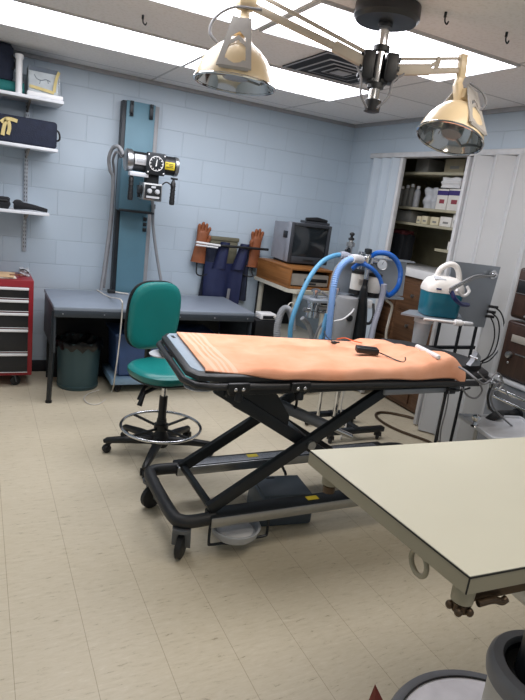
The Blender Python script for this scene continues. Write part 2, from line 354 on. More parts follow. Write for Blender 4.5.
struct('trim_3', MB().box(XL, XW, YB - .02, YB, CH - .03, CH, .003).box(XW - .02, XW, YF, YB - .02, CH - .03, CH, .003), 'vent')
# closet behind the folding doors
struct('wall_closet', MB().box(4.05, 4.15, 1.3, 4.75, 0, CH).box(XW + .1, 4.05, 4.65, 4.75, 0, CH).box(XW + .1, 4.05, 1.3, 1.4, 0, CH), 'closet')

def fold_door(name, y0, y1, amp, n, m, x0):
    mb = MB(); pts = []
    for i in range(n + 1):
        pts.append((x0 - (amp if i % 2 else 0), y0 + (y1 - y0) * i / n))
    for (xa, ya), (xb, yb) in zip(pts[:-1], pts[1:]):
        d = V((xb - xa, yb - ya, 0)); nrm = V((-d.y, d.x, 0)).normalized() * .006
        a = V((xa, ya, .012)); b = V((xb, yb, .012))
        mb.prism([a - nrm, b - nrm, b + nrm, a + nrm], (0, 0, 2.143))
    for x, y in pts: mb.cyl((x, y, .014), (x, y, 2.153), .009, n=8)
    o = struct(name, mb, m)
    return o
d1 = fold_door('door_1', 1.35, 3.33, .085, 20, 'door', XW - .005)
MB().box(XW - .045, XW - .005, 3.33, 3.36, .012, 2.155, .004).build('lead_post', 'frame', d1)
d2 = fold_door('door_2', 4.14, 4.53, .07, 6, 'doorl', XW - .005)
MB().box(XW - .045, XW - .005, 4.10, 4.135, .012, 2.155, .004).build('lead_post', 'frame', d2)

# ------------------------------------------------------------------ ceiling lights
def ceiling_light(x0, y0, label, dm='diff'):
    t = thing('ceiling_light', (x0 + .61, y0 + .305, CH - .012), label, 'ceiling light', 'recessed ceiling lights')
    x1 = x0 + 1.22; y1 = y0 + .61; w = .012
    f = MB().box(x0, x1, y0, y0 + w, CH - .012, CH - .001).box(x0, x1, y1 - w, y1, CH - .012, CH - .001).box(x0, x0 + w, y0 + w, y1 - w, CH - .012, CH - .001).box(x1 - w, x1, y0 + w, y1 - w, CH - .012, CH - .001)
    f.build('frame', 'frame', t)
    MB().add([(x0 + w, y0 + w, CH - .006), (x1 - w, y0 + w, CH - .006), (x1 - w, y1 - w, CH - .006), (x0 + w, y1 - w, CH - .006)], [(0, 1, 2, 3)]).build('diffuser', dm, t)
ceiling_light(.05, 3.55, 'long glowing ceiling light over the wall shelf and red toolbox')
ceiling_light(1.27, 3.55, 'glowing ceiling light behind the surgical lamp, beside the vent')
ceiling_light(.05, 2.34, 'glowing ceiling light above the left lamp head, cut by the photo top')
ceiling_light(1.29, 2.34, 'large glowing ceiling light right above the surgical lamp arms')
ceiling_light(1.27, 1.13, 'added unseen ceiling light that brightens the foreground table', 'diff_dim')  # added lamp out of view, lifts the brightness of the near table
ceiling_light(.05, -.09, 'added unseen ceiling light above the camera that brightens the near floor', 'diff_dim')  # added lamp out of view, fills the near floor and table base

# vent
t = thing('ceiling_vent', (1.95, 3.25, CH - .05), 'square stepped air vent with dark slots in the ceiling behind the lamp hub', 'air vent')
cx, cy = 1.995, 3.245
def sqring(mb, h0, h1, z0, z1):
    o = [(-h0, -h0), (h0, -h0), (h0, h0), (-h0, h0)]; i = [(-h1, -h1), (h1, -h1), (h1, h1), (-h1, h1)]
    vs = [(cx + a, cy + b, z0) for a, b in o] + [(cx + a, cy + b, z1) for a, b in i] + [(cx + a, cy + b, z0 + .002) for a, b in o] + [(cx + a, cy + b, z1 + .002) for a, b in i]
    fs = []
    for k in range(4):
        n = (k + 1) % 4; fs += [(k, n, 4 + n, 4 + k), (8 + k, 12 + k, 12 + n, 8 + n), (k, 8 + k, 8 + n, n), (4 + k, 4 + n, 12 + n, 12 + k)]
    mb.add(vs, fs)
MB().box(cx - .27, cx + .27, cy - .27, cy + .27, CH - .006, CH - .001).build('backing', 'darker', t)
mb = MB(); sqring(mb, .275, .262, CH - .012, CH - .012)
for a in (.205, .14, .08): sqring(mb, a, a + .009, CH - .026, CH - .024)
mb.box(cx - .05, cx + .05, cy - .05, cy + .05, CH - .028, CH - .024); mb.build('louvre', 'vent', t)

# ceiling hooks
for i, (px, py, lb) in enumerate([(446, 12, 'small dark ceiling hook just right of the lamp mount'), (507, 32, 'small dark ceiling hook nearest the right edge, near the light corner'), (143, 15, 'small ceiling hook between the two lights at upper left')]):
    p = PZ(px, py, CH)
    mb = MB(); mb.cyl(p + V((0, 0, -.0)), p + V((0, 0, -.02)), .006, n=10)
    mb.tube([p + V((0, 0, -.018)), p + V((.004, 0, -.035)), p + V((.016, 0, -.042)), p + V((.022, 0, -.03))], .0035, 6)
    tag(mb.build('ceiling_hook', 'dark'), lb, 'hook', 'ceiling hooks')

# ------------------------------------------------------------------ surgical lamp
hub = V((1.525, 2.185, 2.24))
t = thing('surgical_lamp', (hub.x, hub.y, CH), 'double-headed cream surgical lamp hanging from a black ceiling mount', 'surgical lamp')
MB().lathe((hub.x, hub.y, 0), [(.01, CH - .002), (.135, CH - .002), (.138, CH - .05), (.125, CH - .066), (.03, CH - .07), (.03, CH - .085), (.01, CH - .086)], n=40).build('ceiling_mount', 'cutie', t)
MB().cyl((hub.x, hub.y, CH - .08), (hub.x, hub.y, 2.08), .022).build('pole', 'chrome', t)
mb = MB()
rt = V((.893, -.433, 0)); 
for z_ in (-.085, .06): mb.lathe((hub.x, hub.y, hub.z + z_), [(.024, 0), (.035, .003), (.035, .024), (.024, .027)], (0, 0, 1), 22)
hr = Matrix.Rotation(math.atan2(rt.y, rt.x), 3, 'Z')
for e in (-1, 1):
    mb.obox(hub + rt * (.05 * e), (.05, .09, .112), hr, .008)
    for zz_ in (-.034, 0, .034): mb.obox(hub + rt * (.075 * e) + V((0, 0, zz_)), (.022, .06, .02), hr, .004)
    mb.obox(hub + rt * (.03 * e) + V((0, 0, -.055)), (.03, .06, .02), hr, .004)
mb.obox(hub + V((.433, .893, 0)) * .034, (.10, .02, .10), hr, .004)
mb.build('hub', 'black', t)
MB().lathe((hub.x, hub.y, 2.06), [(.02, 0), (.034, .004), (.036, .05), (.024, .056)], n=20).build('pole_cap', 'black', t)
# left arm
Lj = PD(247, 4, 2.33); hl = hub + (Lj - hub).normalized() * .06 
mb = MB(); d = (Lj - hub)
mb.bar(hub + V((-.04, 0, 0)), hub + d * .35, .032, .046, .008); mb.bar(hub + d * .3, Lj + d * -.04, .024, .030, .006)
o_ = mb.build('arm', 'armcream', t)
up = V((0, 0, .055)); MB().bar(hub + up * .6 + d * .08, Lj + up, .012, .016, .003).build('parallel_bar', 'armcream', o_)
MB().obox(Lj + V((-.005, .0, .01)), (.085, .07, .075), None, .02).build('joint_block', 'cream', o_)
# right arm
Rj = PD(463, 66, 2.45); d2_ = Rj - hub
mb = MB(); mb.bar(hub + V((.04, 0, -.0)), hub + d2_ * .62 + V((0, 0, -.012)), .03, .045, .008); mb.bar(hub + d2_ * .55 + V((0, 0, -.018)), Rj + V((0, 0, -.018)), .02, .024, .005)
o2 = mb.build('arm', 'armcream', t)
mb = MB(); mb.bar(hub + V((.05, 0, .045)), Rj + V((0, 0, .03)), .012, .012, .003); mb.bar(hub + d2_ * .68 + V((0, 0, -.01)), hub + d2_ * .7 + V((0, 0, .038)), .014, .02, .003); mb.bar(hub + d2_ * .6 + V((0, 0, .0)), hub + d2_ * .69 + V((0, 0, .02)), .014, .016, .003)
mb.build('parallel_bar', 'armcream', o2)
mb = MB(); mb.bar(Rj + V((-.01, 0, .045)), Rj + V((.0, 0, -.05)), .03, .035, .006); mb.bar(Rj + V((0, 0, -.04)), Rj + V((-.015, 0, -.09)), .025, .03, .005); mb.build('joint_block', 'cream', o2)

def lamp_head(top, rim_c, R, axis, side, h=.17):
    """axis points from the rim up to the dome top"""
    ax = axis.normalized()
    hd = MB()
    outer = [(R, 0), (R * 1.0, .006), (R * .955, .03), (R * .86, .07), (R * .71, .105), (R * .52, .135), (R * .36, h - .012), (R * .30, h), (.0, h + .002)]
    hd.lathe(rim_c, outer[:-1] + [(R * .01, h)], ax, 40, True, False)
    head = hd.build('lamp_shade', 'cream', t)
    inner = [(R * .985, -.001), (R * .93, .03), (R * .83, .066), (R * .68, .10), (R * .5, .125), (R * .3, .142), (.002, .148)]
    mb = MB(); mb.lathe(rim_c, inner, ax, 28, False, False)
    mb.torus(rim_c, R * .995, .005, ax, 40, 6)
    mb.build('reflector', 'reflector', head)
    q = V((0, 0, 1)).rotation_difference(ax).to_matrix()
    mb = MB(); mb.lathe(V(rim_c) + ax * .03, [(.001, -.01), (R * .3, -.01), (R * .33, 0), (R * .33, .04), (R * .2, .07), (.002, .08)], ax, 24)
    for k in range(3):
        a = k * 2 * PI / 3 + .4; mb.bar(V(rim_c) + ax * .03, V(rim_c) + ax * .035 + q @ V((math.cos(a), math.sin(a), 0)) * R * .88, .008, .008)
    mb.build('bulb_cover', 'steel', head)
    # stirrup yoke: four-sided tapering frame from the neck down over the dome
    sd = V(side); sd = (sd - ax * sd.dot(ax)).normalized(); fr = ax.cross(sd)
    apex = V(rim_c) + ax * (h + .075)
    mb = MB()
    for sg in (-1, 1):
        w0, w1 = R * .34, R * .16
        b0 = V(rim_c) + ax * .022 + fr * (R * .98 * sg); t0 = apex + fr * (.03 * sg)
        lo = lambda k: b0.lerp(t0, k); wd = lambda k: w0 + (w1 - w0) * k
        for e in (-1, 1): mb.bar(lo(0) + sd * wd(0) * e, lo(1) + sd * wd(1) * e, .006, .022, 0, sd)
        off = fr * (.003 * sg)
        pl = [lo(.55) - sd * wd(.55), lo(.72), lo(.55) + sd * wd(.55), lo(1) + sd * wd(1), lo(1) - sd * wd(1)]
        pl2 = [lo(.38) - sd * wd(.38), lo(.55), lo(.38) + sd * wd(.38), lo(.47) + sd * wd(.47), lo(.64), lo(.47) - sd * wd(.47)]
        mb.prism(pl, off); mb.prism(pl2, off)
        mb.bar(lo(0.0) - sd * wd(0), lo(0.0) + sd * wd(0), .006, .012); 
        mb.prism([lo(0.02) - sd * wd(0.02), lo(.02) + sd * wd(.02), lo(.16) + sd * wd(.16), lo(.16) - sd * wd(.16)], off)
    yk = mb.build('yoke', 'yokegrey', t)
    mb = MB(); mb.bar(apex - ax * .09, V(top) , .034, .04, .008, sd); mb.obox(apex - ax * .03, (.06, .06, .05), q, .01)
    mb.build('neck', 'cream', yk)
    return head
Lr = PD(234.5, 84, 2.33)
view_side = V((.893, -.43, 0))
lamp_head(Lj + V((0, 0, -.02)), Lr, .168, V((.03, .02, 1)), view_side, .165)
Rr = PD(449.5, 138.5, 2.47)
axR = (cam_rot.col[0] * .335 - cam_rot.col[1] * .93 + cam_rot.col[2] * .02 + V((0, 0, 0))).normalized()
lamp_head(Rj + V((-.01, 0, -.075)), Rr, .145, axR, view_side + V((0, .5, 0)), .15)
# supply cords
MB().tube([PD(262, 10, 2.3), PD(235, 7, 2.3), PD(216, 17, 2.3), PD(210, 33, 2.3), PD(222, 47, 2.3)], .006, 8).build('supply_cord', 'cable', t)
MB().tube([PD(470, 83, 2.42), PD(482, 92, 2.42), PD(486, 104, 2.42), PD(478, 112, 2.42)], .005, 8).build('supply_cord', 'cable', t)
MB().tube([PD(357, 66, 2.36), PD(361, 78, 2.36), PD(361, 95, 2.36), PD(367, 108, 2.38)], .005, 8).build('supply_cord', 'cable', t)
MB().tube([PD(404, 74, 2.4), PD(393, 82, 2.38), PD(388, 97, 2.38), PD(377, 108, 2.38)], .005, 8).build('supply_cord', 'cable', t)
# ------------------------------------------------------------------ wall shelf at left
t = thing('wall_shelf', (.1, 4.95, 1.1), 'three white wall shelves on slotted metal standards at the upper left', 'wall shelf')
SH = [2.155, 1.82, 1.355]
for x in (.34, -.46):
    mb = MB(); mb.box(x - .016, x + .016, YB - .016, YB - .001, 1.02, 2.3, .003)
    st = mb.build('standard', 'standard', t)
    mb = MB()
    for k in range(40):
        for s_ in (-.007, .007): mb.box(x + s_ - .002, x + s_ + .002, YB - .0175, YB - .0155, 1.05 + k * .03, 1.065 + k * .03)
    mb.build('slots', 'darker', st)
xs1 = [.56, .53, .485]
for z, xe in zip(SH, xs1):
    b_ = MB().box(-.62, xe, 4.61, 4.945, z - .022, z, .003).build('shelf', 'wallshelf', t)
    for x in (.34, -.46):
        MB().prism([(x - .006, 4.95, z - .022), (x - .006, 4.68, z - .022), (x - .006, 4.68, z - .03), (x - .006, 4.95, z - .085)], (.012, 0, 0)).build('bracket', 'shelfunder', b_)

def soft_bag(x0, x1, y0, y1, z0, z1, bev, seed, amp=.012):
    b = bmesh.new(); bmesh.ops.create_cube(b, size=1); bmesh.ops.subdivide_edges(b, edges=list(b.edges), cuts=7, use_grid_fill=True)
    rnd = random.Random(seed); ph = [rnd.uniform(0, 6) for _ in range(6)]
    for v in b.verts:
        p = v.co * 2
        n4 = (abs(p.x) ** 10 + abs(p.y) ** 10 + abs(p.z) ** 10) ** .1; p = p / max(n4, .001) if n4 > 0 else p
        w = amp * (math.sin(7 * p.x + ph[0]) + math.sin(6 * p.z + ph[1] + 3 * p.x) + math.sin(5 * p.y + ph[2])) / 2
        q = V((p.x * (x1 - x0) / 2, p.y * (y1 - y0) / 2, p.z * (z1 - z0) / 2))
        nz = V((p.x, p.y, max(p.z, -.2))).normalized()
        v.co = q + nz * w + V(((x0 + x1) / 2, (y0 + y1) / 2, (z0 + z1) / 2))
        if v.co.z < z0: v.co.z = z0
        if v.co.z < z0 + .006 : v.co.z = z0
    mb = MB(); mb.bm(b, None, True); return mb
z = SH[0] + .001
t = thing('navy_duffel', (-.05, 4.8, z + .075), 'dark navy bag on the top shelf, cut by the left photo edge', 'bag')
soft_bag(-.5, .225, 4.70, 4.93, z + .075, z + .315, .04, 1).build('body', 'navy', t)
MB().tube([(.205, 4.72, z + .16), (.236, 4.715, z + .17), (.24, 4.715, z + .225), (.21, 4.72, z + .24)], .007, 8).build('strap_loop', 'rubber', t)
t = thing('teal_cloth_roll', (-.1, 4.72, z), 'rolled teal cloth under the navy bag on the top shelf', 'cloth roll')
mb = MB(); pts = [(-.5 + .1 * k, 4.79 + .004 * math.sin(k * 2), z + .041) for k in range(9)]
mb.sweep(catmull([(a, b - .07, c) for a, b, c in pts]), .040, 14); mb.sweep(catmull([(a * .98, b + .05, c) for a, b, c in pts]), .036, 14)
mb.build('roll', 'tealcloth', t)
mb = MB(); mb.lathe((.30, 4.72, z + .037), [(.002, 0), (.012, .001), (.02, .003), (.034, .0)], (1, 0, 0), 16); mb.build('roll_end', 'tealcloth', t)
t = thing('white_tube', (.262, 4.66, z), 'upright white cardboard tube between bag and picture box', 'tube')
MB().lathe((.262, 4.665, z), [(.022, 0), (.022, .24), (.0175, .24), (.0175, .01)], (0, 0, 1), 20).build('tube_body', 'white', t)
MB().lathe((.262, 4.665, z + .225), [(.0185, 0), (.027, 0), (.028, .028), (.024, .032), (.001, .033)], (0, 0, 1), 20).build('end_cap', 'white', t)
# picture box
t = thing('display_box', (.43, 4.72, z), 'small printed box with yellow ribbon on a white tray, top shelf', 'box')
MB().box(.315, .555, 4.625, 4.85, z, z + .03, .006).build('tray', 'white', t)
bx_ = MB().box(.322, .522, 4.66, 4.83, z + .03, z + .20, .003).build('box_body', 'print_', t)
mb = MB(); mb.box(.3235, .5205, 4.6575, 4.6595, z + .168, z + .199)
mb.tube([(.36, 4.659, z + .145), (.38, 4.659, z + .12), (.41, 4.659, z + .115), (.44, 4.659, z + .125), (.47, 4.659, z + .115)], .0022, 6)
mb.tube([(.40, 4.659, z + .118), (.40, 4.659, z + .10), (.395, 4.659, z + .09)], .002, 6); mb.tube([(.45, 4.659, z + .122), (.455, 4.659, z + .1)], .002, 6)
mb.box(.3245, .3265, 4.6575, 4.6595, z + .03, z + .16)
mb.build('print', 'printd', bx_)
MB().box(.522, .535, 4.66, 4.83, z + .03, z + .16, .003).build('clear_side', 'clear', t)
mb = MB(); rb = lambda pts: [mb.bar(a, b, .004, .02) for a, b in zip(pts[:-1], pts[1:])]
rb(catmull([(.33, 4.655, z + .065), (.40, 4.652, z + .058), (.46, 4.65, z + .05), (.495, 4.65, z + .045)]))
rb(catmull([(.495, 4.65, z + .05), (.50, 4.65, z + .10), (.51, 4.65, z + .15), (.525, 4.655, z + .19)]))
mb.build('ribbon', 'yellowc', t)
# long navy bag
z = SH[1] + .001
t = thing('navy_case', (.1, 4.8, z), 'long navy padded case with yellow ribbon on the middle shelf', 'case')
MB().box(-.5, .525, 4.64, 4.93, z, z + .185, .022, 3).build('body', 'navy', t)
MB().tube([(.50, 4.70, z + .05), (.545, 4.69, z + .07), (.54, 4.685, z + .12), (.505, 4.69, z + .14)], .007, 8).build('strap_loop', 'rubber', t)
MB().tube([(-.5, 4.645, z + .168), (0, 4.645, z + .170), (.3, 4.645, z + .168), (.49, 4.65, z + .16)], .004, 6).build('zip_piping', 'rubber', t)
mb = MB(); Y_ = 4.632
for pts in ([(.15, Y_, z + .125), (.18, Y_, z + .15), (.215, Y_, z + .155), (.255, Y_ + .003, z + .148)], [(.185, Y_, z + .15), (.17, Y_, z + .10), (.16, Y_, z + .04)], [(.195, Y_, z + .15), (.205, Y_, z + .10), (.195, Y_, z + .05)]):
    P = catmull(pts)
    for a, b in zip(P[:-1], P[1:]): mb.bar(a, b, .005, .024)
mb.ball((.19, Y_ - .002, z + .15), .016, (1, .6, .8))
mb.build('ribbon', 'yellowc', t)
# lower shelf items
z = SH[2] + .001
t = thing('black_pouch', (.1, 4.72, z), 'flat black pouch at left end of the lowest wall shelf', 'pouch')
soft_bag(-.2, .215, 4.64, 4.86, z, z + .075, .02, 8, .008).build('body', 'ribbonp', t)
MB().box(.0, .2, 4.63, 4.645, z + .055, z + .065, .003).build('flap_edge', 'rubber', t)
t = thing('black_strap_bundle', (.35, 4.68, z), 'black tapering strap bundle lying at right end of the lowest shelf', 'strap')
mb = MB(); mb.sweep(catmull([(.245, 4.68, z + .034), (.30, 4.67, z + .032), (.38, 4.67, z + .028), (.475, 4.675, z + .014)]), [ .034 - .020 * (k / 18) for k in range(19)], 12)
mb.build('bundle', 'ribbonp', t)
mb = MB(); mb.tube([(.24, 4.70, z + .04), (.26, 4.70, z + .062), (.29, 4.70, z + .06), (.31, 4.69, z + .035)], .009, 8); mb.build('strap_loop', 'rubber', t)

# ------------------------------------------------------------------ red tool cabinet
t = thing('tool_cabinet', (.06, 4.75, 0), 'red rolling tool cabinet with black drawers at the left edge', 'tool cabinet')
x0, x1, y0, y1 = -.28, .385, 4.56, 4.94
mb = MB(); mb.box(x0, x1, y0, y1, .1, .85, .006)
mb.build('body', 'red', t)
zs = [(.80, .71), (.71, .61), (.61, .48), (.48, .29), (.29, .12)]
zz = [.80, .705, .605, .477, .287, .122]
for a, b in zip(zz[:-1], zz[1:]):
    dw = MB().box(x0 + .03, x1 - .035, y0 - .012, y0 + .002, b + .006, a - .004, .003).build('drawer', 'drawerblack', t)
    mb = MB(); mb.box(x0 + .03, x1 - .035, y0 - .026, y0 - .010, a - .024, a - .004, .005); mb.box(x0 + .03, x1 - .035, y0 - .016, y0 - .010, b + .006, b + .010)
    mb.build('handle', 'white', dw)
def caster(parent, x, y, r=.04, name='caster', m='castgrey', z0=.1, yaw=0.0, w=.026):
    q = Matrix.Rotation(yaw, 3, 'Z'); ax = q @ V((0, 1, 0)); fwd = q @ V((1, 0, 0))
    c = V((x, y, r)) 
    mb = MB(); top = V((x, y, z0)) - fwd * .012
    mb.cyl(top, top - V((0, 0, .015)), r * .7, n=16)
    for s_ in (-1, 1): mb.bar(c + ax * s_ * (w / 2 + .004) + V((0, 0, -.006)), V((top.x, top.y, z0 - .012)) + ax * s_ * (w / 2 + .002), .005, r * .75, .001, ax)
    f = mb.build(name, m, parent)
    mb = MB(); mb.lathe(c - ax * w / 2, [(r * .3, -.001), (r * .8, 0), (r, .006), (r, w - .006), (r * .8, w), (r * .3, w + .001)], ax, 24)
    mb.build('wheel', 'rubber', f)
    return f
for x, y in ((.27, 4.62), (-.2, 4.62), (.27, 4.88), (-.2, 4.88)): caster(t, x, y, .04, z0=.102, yaw=.3)
z = .852
t = thing('paper_stack', (.2, 4.7, z), 'tan folder and loose papers lying on top of the red cabinet', 'papers')
rz = Matrix.Rotation(.08, 3, 'Z')
MB().obox((.085, 4.70, z + .006), (.34, .26, .011), rz, .002).build('papers', 'paper', t)
MB().obox((.115, 4.69, z + .015), (.28, .22, .005), Matrix.Rotation(-.1, 3, 'Z'), .001).build('folder', 'manila', t)
mb = MB(); mb.bar((.22, 4.64, z + .022), (.32, 4.66, z + .022), .02, .006, .002); mb.build('pencil', 'brownp', t)
t = thing('clear_bag', (.33, 4.8, z), 'crumpled clear plastic packet on the back right corner of the red cabinet', 'packet')
soft_bag(.30, .37, 4.74, 4.9, z, z + .045, .01, 5, .009).build('packet', 'ltgrey', t)
mb = MB(); mb.tube([(.30, 4.75, z + .046), (.33, 4.73, z + .052), (.36, 4.72, z + .03)], .005, 6); mb.build('tie', 'rubber', t)
t = thing('small_white_box', (.08, 4.8, z), 'small white box standing behind the papers, cut by the left edge', 'box')
MB().box(.03, .145, 4.87, 4.93, z, z + .10, .004).build('carton', 'white', t)
MB().box(.03, .1455, 4.8695, 4.9305, z + .075, z + .08).build('lid_seam', 'ltgrey', t)

# ------------------------------------------------------------------ grey x-ray table against the back wall
t = thing('grey_work_table', (1.27, 4.5, 0), 'long grey metal x-ray table under the blue column', 'table')
TX0, TX1, TY0, TY1, TZ = .485, 2.06, 4.14, 4.835, .745
MB().box(TX0, TX1, TY0, TY1, TZ - .03, TZ, .006).build('tabletop', 'tablegrey', t)
mb = MB(); mb.box(TX0 + .002, TX1 - .002, TY0 - .004, TY0 + .012, TZ - .075, TZ - .026, .003); mb.build('front_rail', 'tableedge', t)
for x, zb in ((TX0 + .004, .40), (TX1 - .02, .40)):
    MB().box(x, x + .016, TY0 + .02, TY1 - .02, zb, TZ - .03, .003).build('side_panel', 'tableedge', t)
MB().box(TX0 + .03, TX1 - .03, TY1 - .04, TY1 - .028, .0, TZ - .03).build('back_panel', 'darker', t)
for x in (TX0 + .012, TX1 - .012):
    for y, o in ((TY0 + .06, .01),):
        lg = MB().bar((x, y, TZ - .04), (x - (.02 if x < 1 else -.02), y + o, .012), .035, .03, .004).build('leg', 'dark', t)
        MB().cyl((x - (.02 if x < 1 else -.02), y + o, 0), (x - (.02 if x < 1 else -.02), y + o, .014), .024, n=16).build('foot', 'black', lg)
for k in range(6): MB().ball((TX0 + .06 + k * .29, TY0 - .005, TZ - .05), .005, (1, .6, 1), 8).build('bolt', 'grey', t)

# trash can + bag
cx, cy = .738, 4.58
t = thing('trash_can', (cx, cy, 0), 'dark green round bin standing under the grey table', 'trash can')
MB().lathe((cx, cy, 0), [(.155, 0), (.160, .006), (.163, .03), (.158, .034), (.170, .375), (.176, .378), (.176, .392), (.164, .392), (.150, .05), (.01, .04)], n=40).build('bin', 'trash', t)
mb = MB()
prof = [(.178, .34), (.182, .36), (.183, .385), (.176, .402), (.166, .40), (.155, .36), (.12, .33), (.01, .32)]
n = 48; vs = []; fs = []
rnd = random.Random(3)
for r, z_ in prof:
    for k in range(n):
        w = .006 * math.sin(k * 2.3 + z_ * 40) + .004 * math.sin(k * 5.1)
        dz = (.018 * math.sin(k * 1.7) if z_ < .35 and r > .17 else .01 * math.sin(k * .9 + 1))
        vs.append((cx + (r + w) * math.cos(2 * PI * k / n), cy + (r + w) * math.sin(2 * PI * k / n), z_ + dz))
for i in range(len(prof) - 1):
    for k in range(n): fs.append((i * n + k, i * n + (k + 1) % n, (i + 1) * n + (k + 1) % n, (i + 1) * n + k))
mb.add(vs, fs, True); mb.build('bin_bag', 'bag', t)
# items heaped over the bin, under the table
tag(soft_bag(.60, .86, 4.5, 4.68, .41, .60, .03, 12, .02).build('dark_bundle', 'sheet'), 'dark bundle of cloth heaped in the shadow behind the green bin', 'bundle') if False else None

# blue cart
t = thing('blue_tub_cart', (1.39, 4.55, 0), 'blue plastic tub on a pale blue wheeled base under the grey table', 'cart')
X0, X1, Y0, Y1 = .955, 1.86, 4.33, 4.74
MB().box(X0, X1, Y0, Y1, .075, .135, .012).build('base', 'bluebase', t)
for x in (X0 + .07, X1 - .07):
    for y in (Y0 + .06, Y1 - .06): caster(t, x, y, .032, z0=.08, yaw=.4, m='black')
b = bmesh.new(); bmesh.ops.create_cube(b, size=1)
for v in b.verts:
    k = 1.0 if v.co.z > 0 else .95
    v.co = V((v.co.x * (X1 - X0 - .06) * k, v.co.y * (Y1 - Y0 - .05) * k, v.co.z * .36))
bmesh.ops.bevel(b, geom=list(b.edges), offset=.02, segments=3, affect='EDGES')
mb = MB(); mb.bm(b, Matrix.Translation(((X0 + X1) / 2, (Y0 + Y1) / 2, .135 + .18)), True)
tb = mb.build('tub', 'bluebox', t)
mb = MB(); mb.box(X0 + .015, X1 - .015, Y0 + .01, Y1 - .01, .475, .50, .008); mb.build('rim', 'bluebox', tb)


# grey cord over the table edge down to the floor
mb = MB()
pts = [PZ(97, 290, TZ + .006), PZ(109, 297, TZ + .006), PY(121, 300, 4.13), PY(122, 312, 4.125), PY(119, 345, 4.13), PY(115, 375, 4.14), PZ(112, 391, .006), PZ(101, 403, .006), PZ(90, 404, .006), PZ(84, 399, .006), PZ(88, 394, .006), PZ(99, 390, .006)]
mb.tube(pts, .005, 6); tag(mb.build('power_cord', 'whitecord'), 'pale grey cord hanging off the grey table front onto the floor', 'cord')
t = thing('black_plug_block', PZ(112, 291, TZ), 'small black plug block on the grey table by the column foot', 'plug')
p = PZ(111, 293, TZ); MB().box(p.x - .03, p.x + .03, p.y - .025, p.y + .02, TZ + .001, TZ + .03, .004).build('block', 'black', t)
mb = MB(); mb.tube([p + V((.03, 0, .012)), p + V((.06, -.03, .012)), p + V((.10, -.03, .008)), p + V((.13, -.06, .008))], .006, 6); mb.build('lead', 'whitecord', t)

# ------------------------------------------------------------------ x-ray column
t = thing('xray_column', (1.17, 4.9, 0), 'tall blue x-ray column with a black cylindrical tube head on the back wall', 'x-ray stand')
MB().box(1.065, 1.30, 4.875, 4.945, 0, 2.285, .006).build('column_face', 'blue', t)
for xa, xb in ((1.035, 1.066), (1.299, 1.335)):
    mb = MB(); mb.box(xa, xb, 4.885, 4.968, 0, 2.28, .004); mb.build('side_rail', 'dark' if xa < 1.1 else 'canister', t)
MB().box(1.035, 1.066, 4.88, 4.888, 0, 2.28, .002).build('rail_dark_strip', 'dark', t)  # thin dark strip along the front of the side rail
for x in (1.105, 1.265):
    mb = MB(); mb.box(x - .014, x + .014, 4.858, 4.876, 2.17, 2.285, .003); mb.ball((x, 4.857, 2.19), .008); mb.ball((x, 4.857, 2.26), .008); mb.build('pulley_bracket', 'dark', t)
mb = MB(); mb.box(1.165, 1.215, 4.868, 4.876, 1.875, 1.895, .002); mb.box(1.18, 1.20, 4.868, 4.876, 1.855, 1.878, .002); mb.build('badge', 'darker', t)
mb = MB()
for k in range(3): mb.box(1.262, 1.292, 4.866, 4.876, 1.27 + k * .045, 1.30 + k * .045, .002)
mb.build('scale_plate', 'dark', t)
cr = MB().box(1.02, 1.31, 4.73, 4.872, 1.43, 1.835, .012).build('carriage', 'blued', t)
mb = MB(); mb.box(1.02, 1.31, 4.722, 4.732, 1.425, 1.445, .003); mb.box(1.28, 1.315, 4.71, 4.735, 1.47, 1.51, .006); mb.build('carriage_trim', 'dark', cr)
MB().cyl((1.215, 4.74, 1.80), (1.215, 4.50, 1.80), .05, n=24).build('head_arm', 'grey', t)
HY = 4.46; hz = 1.815
hd = MB().cyl((1.0, HY, hz), (1.375, HY, hz), .070, n=40).build('tube_housing', 'black', t)
mb = MB()
for xa, xb, r in ((.985, 1.035, .081), (1.355, 1.388, .074)):
    mb.lathe((xa, HY, hz), [(.03, -.004), (r * .85, 0), (r, .008), (r, xb - xa - .008), (r * .95, xb - xa)], (1, 0, 0), 40)
mb.build('end_ring', 'steel', hd)
def arc_patch(x0, x1, r, a0, a1):
    mb = MB(); n = 12; vs = []; fs = []
    for k in range(n + 1):
        a = a0 + (a1 - a0) * k / n
        for x in (x0, x1): vs.append((x, HY - math.cos(a) * r, hz + math.sin(a) * r))
    for k in range(n): fs.append((2 * k, 2 * k + 1, 2 * k + 3, 2 * k + 2))
    mb.add(vs, fs, True); return mb
arc_patch(1.045, 1.145, .0715, -.35, .75).build('silver_label', 'label', hd)
arc_patch(1.272, 1.35, .0715, -.45, .35).build('yellow_label', 'yellow', hd)
mb = MB()
for r0 in ((.16, 1.282, 1.298), (.14, 1.304, 1.342), (-.02, 1.304, 1.336), (-.18, 1.284, 1.34)):
    a = r0[0]; mb.box(r0[1], r0[2], HY - math.cos(a) * .072 - .001, HY - math.cos(a) * .072 + .001, hz + math.sin(a) * .072 - .0022, hz + math.sin(a) * .072 + .0022)
mb.build('label_mark', 'black', hd)
mb = MB()
for k in range(4): mb.box(1.055, 1.135, HY - .0725, HY - .0705, hz + .004 - k * .007 + .008, hz + .006 - k * .007 + .008)
mb.build('label_mark', 'grey', hd)
dp_ = MB().box(1.128, 1.268, HY - .10, HY - .055, hz - .085, hz + .075, .008).build('dial_plate', 'dark', t)
mb = MB(); c_ = V((1.198, HY - .102, hz - .002))
mb.torus(c_, .052, .0025, (0, 1, 0), 32, 5)
for k in range(12):
    a = k * PI / 6; u = V((math.cos(a), 0, math.sin(a))); mb.bar(c_ + u * .04, c_ + u * .05, .003, .005)
